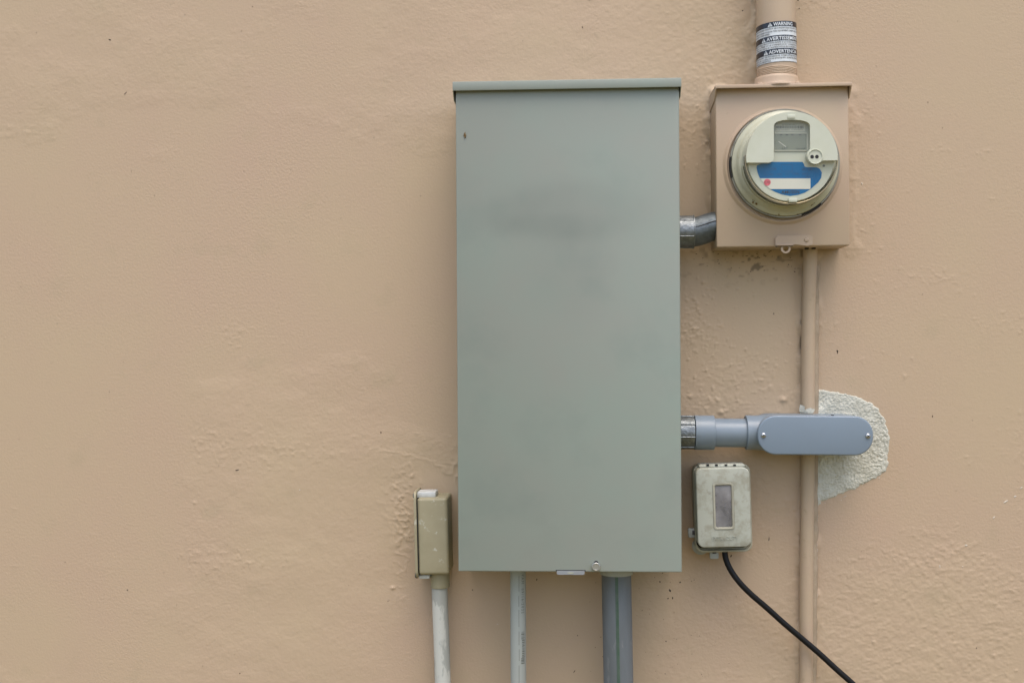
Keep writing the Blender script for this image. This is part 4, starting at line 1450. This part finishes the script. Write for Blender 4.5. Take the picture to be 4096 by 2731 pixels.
# hinge bar with four slots along the top
t0, t1_ = H_(290, 168, .062), H_(872, 218, .062)
bm = bmesh.new()
box(bm, t0.x, t1_.x, -0.070, -0.040, lc.z + lh / 2 - 0.002, H_(600, 166, .060).z, 0.004, 3)
hin = build('hinge_bar', bm, M['outlet'], out)
for xx in (412, 521, 640, 748):
    p = H_(xx, 188, .0706)
    bm = bmesh.new()
    zc = (H_(600, 166, .060).z + lc.z + lh / 2) / 2
    box(bm, p.x - 0.0021, p.x + 0.0021, -0.0708, -0.066, p.z - 0.0014, p.z + 0.0014)
    build('slot', bm, M['dark'], hin)
# latch tabs and padlock ear
for (xa, ya, xb, yb, dd), (sx0, sy0, sx1, sy1) in (((165, 985, 252, 1096, .044), (216, 1005, 248, 1058)), ((437, 1272, 550, 1362, .044), (470, 1276, 520, 1296))):
    p0, p1 = H_(xa, ya, dd), H_(xb, yb, dd)
    bm = bmesh.new()
    slab(bm, (p0.x + p1.x) / 2, (p0.z + p1.z) / 2, abs(p1.x - p0.x), abs(p1.z - p0.z), 0.0024, -dd + 0.008, -dd, 0.001, 5)
    tb = build('latch_tab', bm, M['grey_tab'], out)
    p0, p1 = H_(sx0, sy0, dd + .001), H_(sx1, sy1, dd + .001)
    bm = bmesh.new()
    box(bm, min(p0.x, p1.x), max(p0.x, p1.x), -dd - 0.0012, -dd + 0.002, min(p0.z, p1.z), max(p0.z, p1.z), 0.0004)
    build('tab_slot', bm, M['inside'], tb)
p = H_(322, 1200, .03)
bm = bmesh.new()
lathe(bm, (p.x, -0.026, p.z), A_, [(0.0, 0), (0.0135, 0), (0.0140, 0.001), (0.0140, 0.005), (0.013, 0.006), (0.0, 0.006)], 36)
build('padlock_ear', bm, M['grey_tab'], out)
e0 = H_(460, 1128)
ew = H_(792, 1128).x - e0.x
v, f = text2d('EXTRA DUTY', 0.01, 0.0001)
wx = max(q[0] for q in v); wy = max(q[1] for q in v)
hk = (H_(600, 1082).z - H_(600, 1128).z) / wy
bm = bmesh.new()
vs = [bm.verts.new((e0.x + x * ew / wx, -OD - 0.0001, e0.z + y * hk)) for x, y in v]
fs = []
for q in f:
    try: fs.append(bm.faces.new([vs[i] for i in q]))
    except ValueError: pass
ex_ = bmesh.ops.extrude_face_region(bm, geom=fs)
for g_ in ex_['geom']:
    if isinstance(g_, bmesh.types.BMVert): g_.co.y -= 0.001
build('raised_lettering', bm, M['outlet'], lid, smooth=0)

# ------------------------------------------------------------------ black cord
cp = [((1664, 1258), .040), ((1667, 1282), .042), ((1678, 1308), .045), ((1697, 1335), .047), ((1724, 1363), .046), ((1760, 1394), .042), ((1800, 1430), .038), ((1840, 1464), .034), ((1882, 1500), .032), ((1920, 1535), .03),
      ((1956, 1567), .03), ((2000, 1610), .03), ((2060, 1690), .032), ((2110, 1800), .035), ((2130, 1950), .04), ((2140, 2200), .05)]
ctl = [at(cS(*p), d_) for p, d_ in cp]
path = []
for i in range(len(ctl) - 1):
    p0, p1, p2, p3 = ctl[max(i - 1, 0)], ctl[i], ctl[i + 1], ctl[min(i + 2, len(ctl) - 1)]
    for k in range(6):
        t = k / 6
        path.append(0.5 * ((2 * p1) + (p2 - p0) * t + (2 * p0 - 5 * p1 + 4 * p2 - p3) * t * t + (3 * p1 - p0 - 3 * p2 + p3) * t ** 3))
path.append(ctl[-1])
bm = bmesh.new()
tube(bm, path, 0.0047, 16)
cord = build('power_cord', bm, M['black'], None)
tag(cord, 'black power cord hanging diagonally from the outlet cover', 'cord')
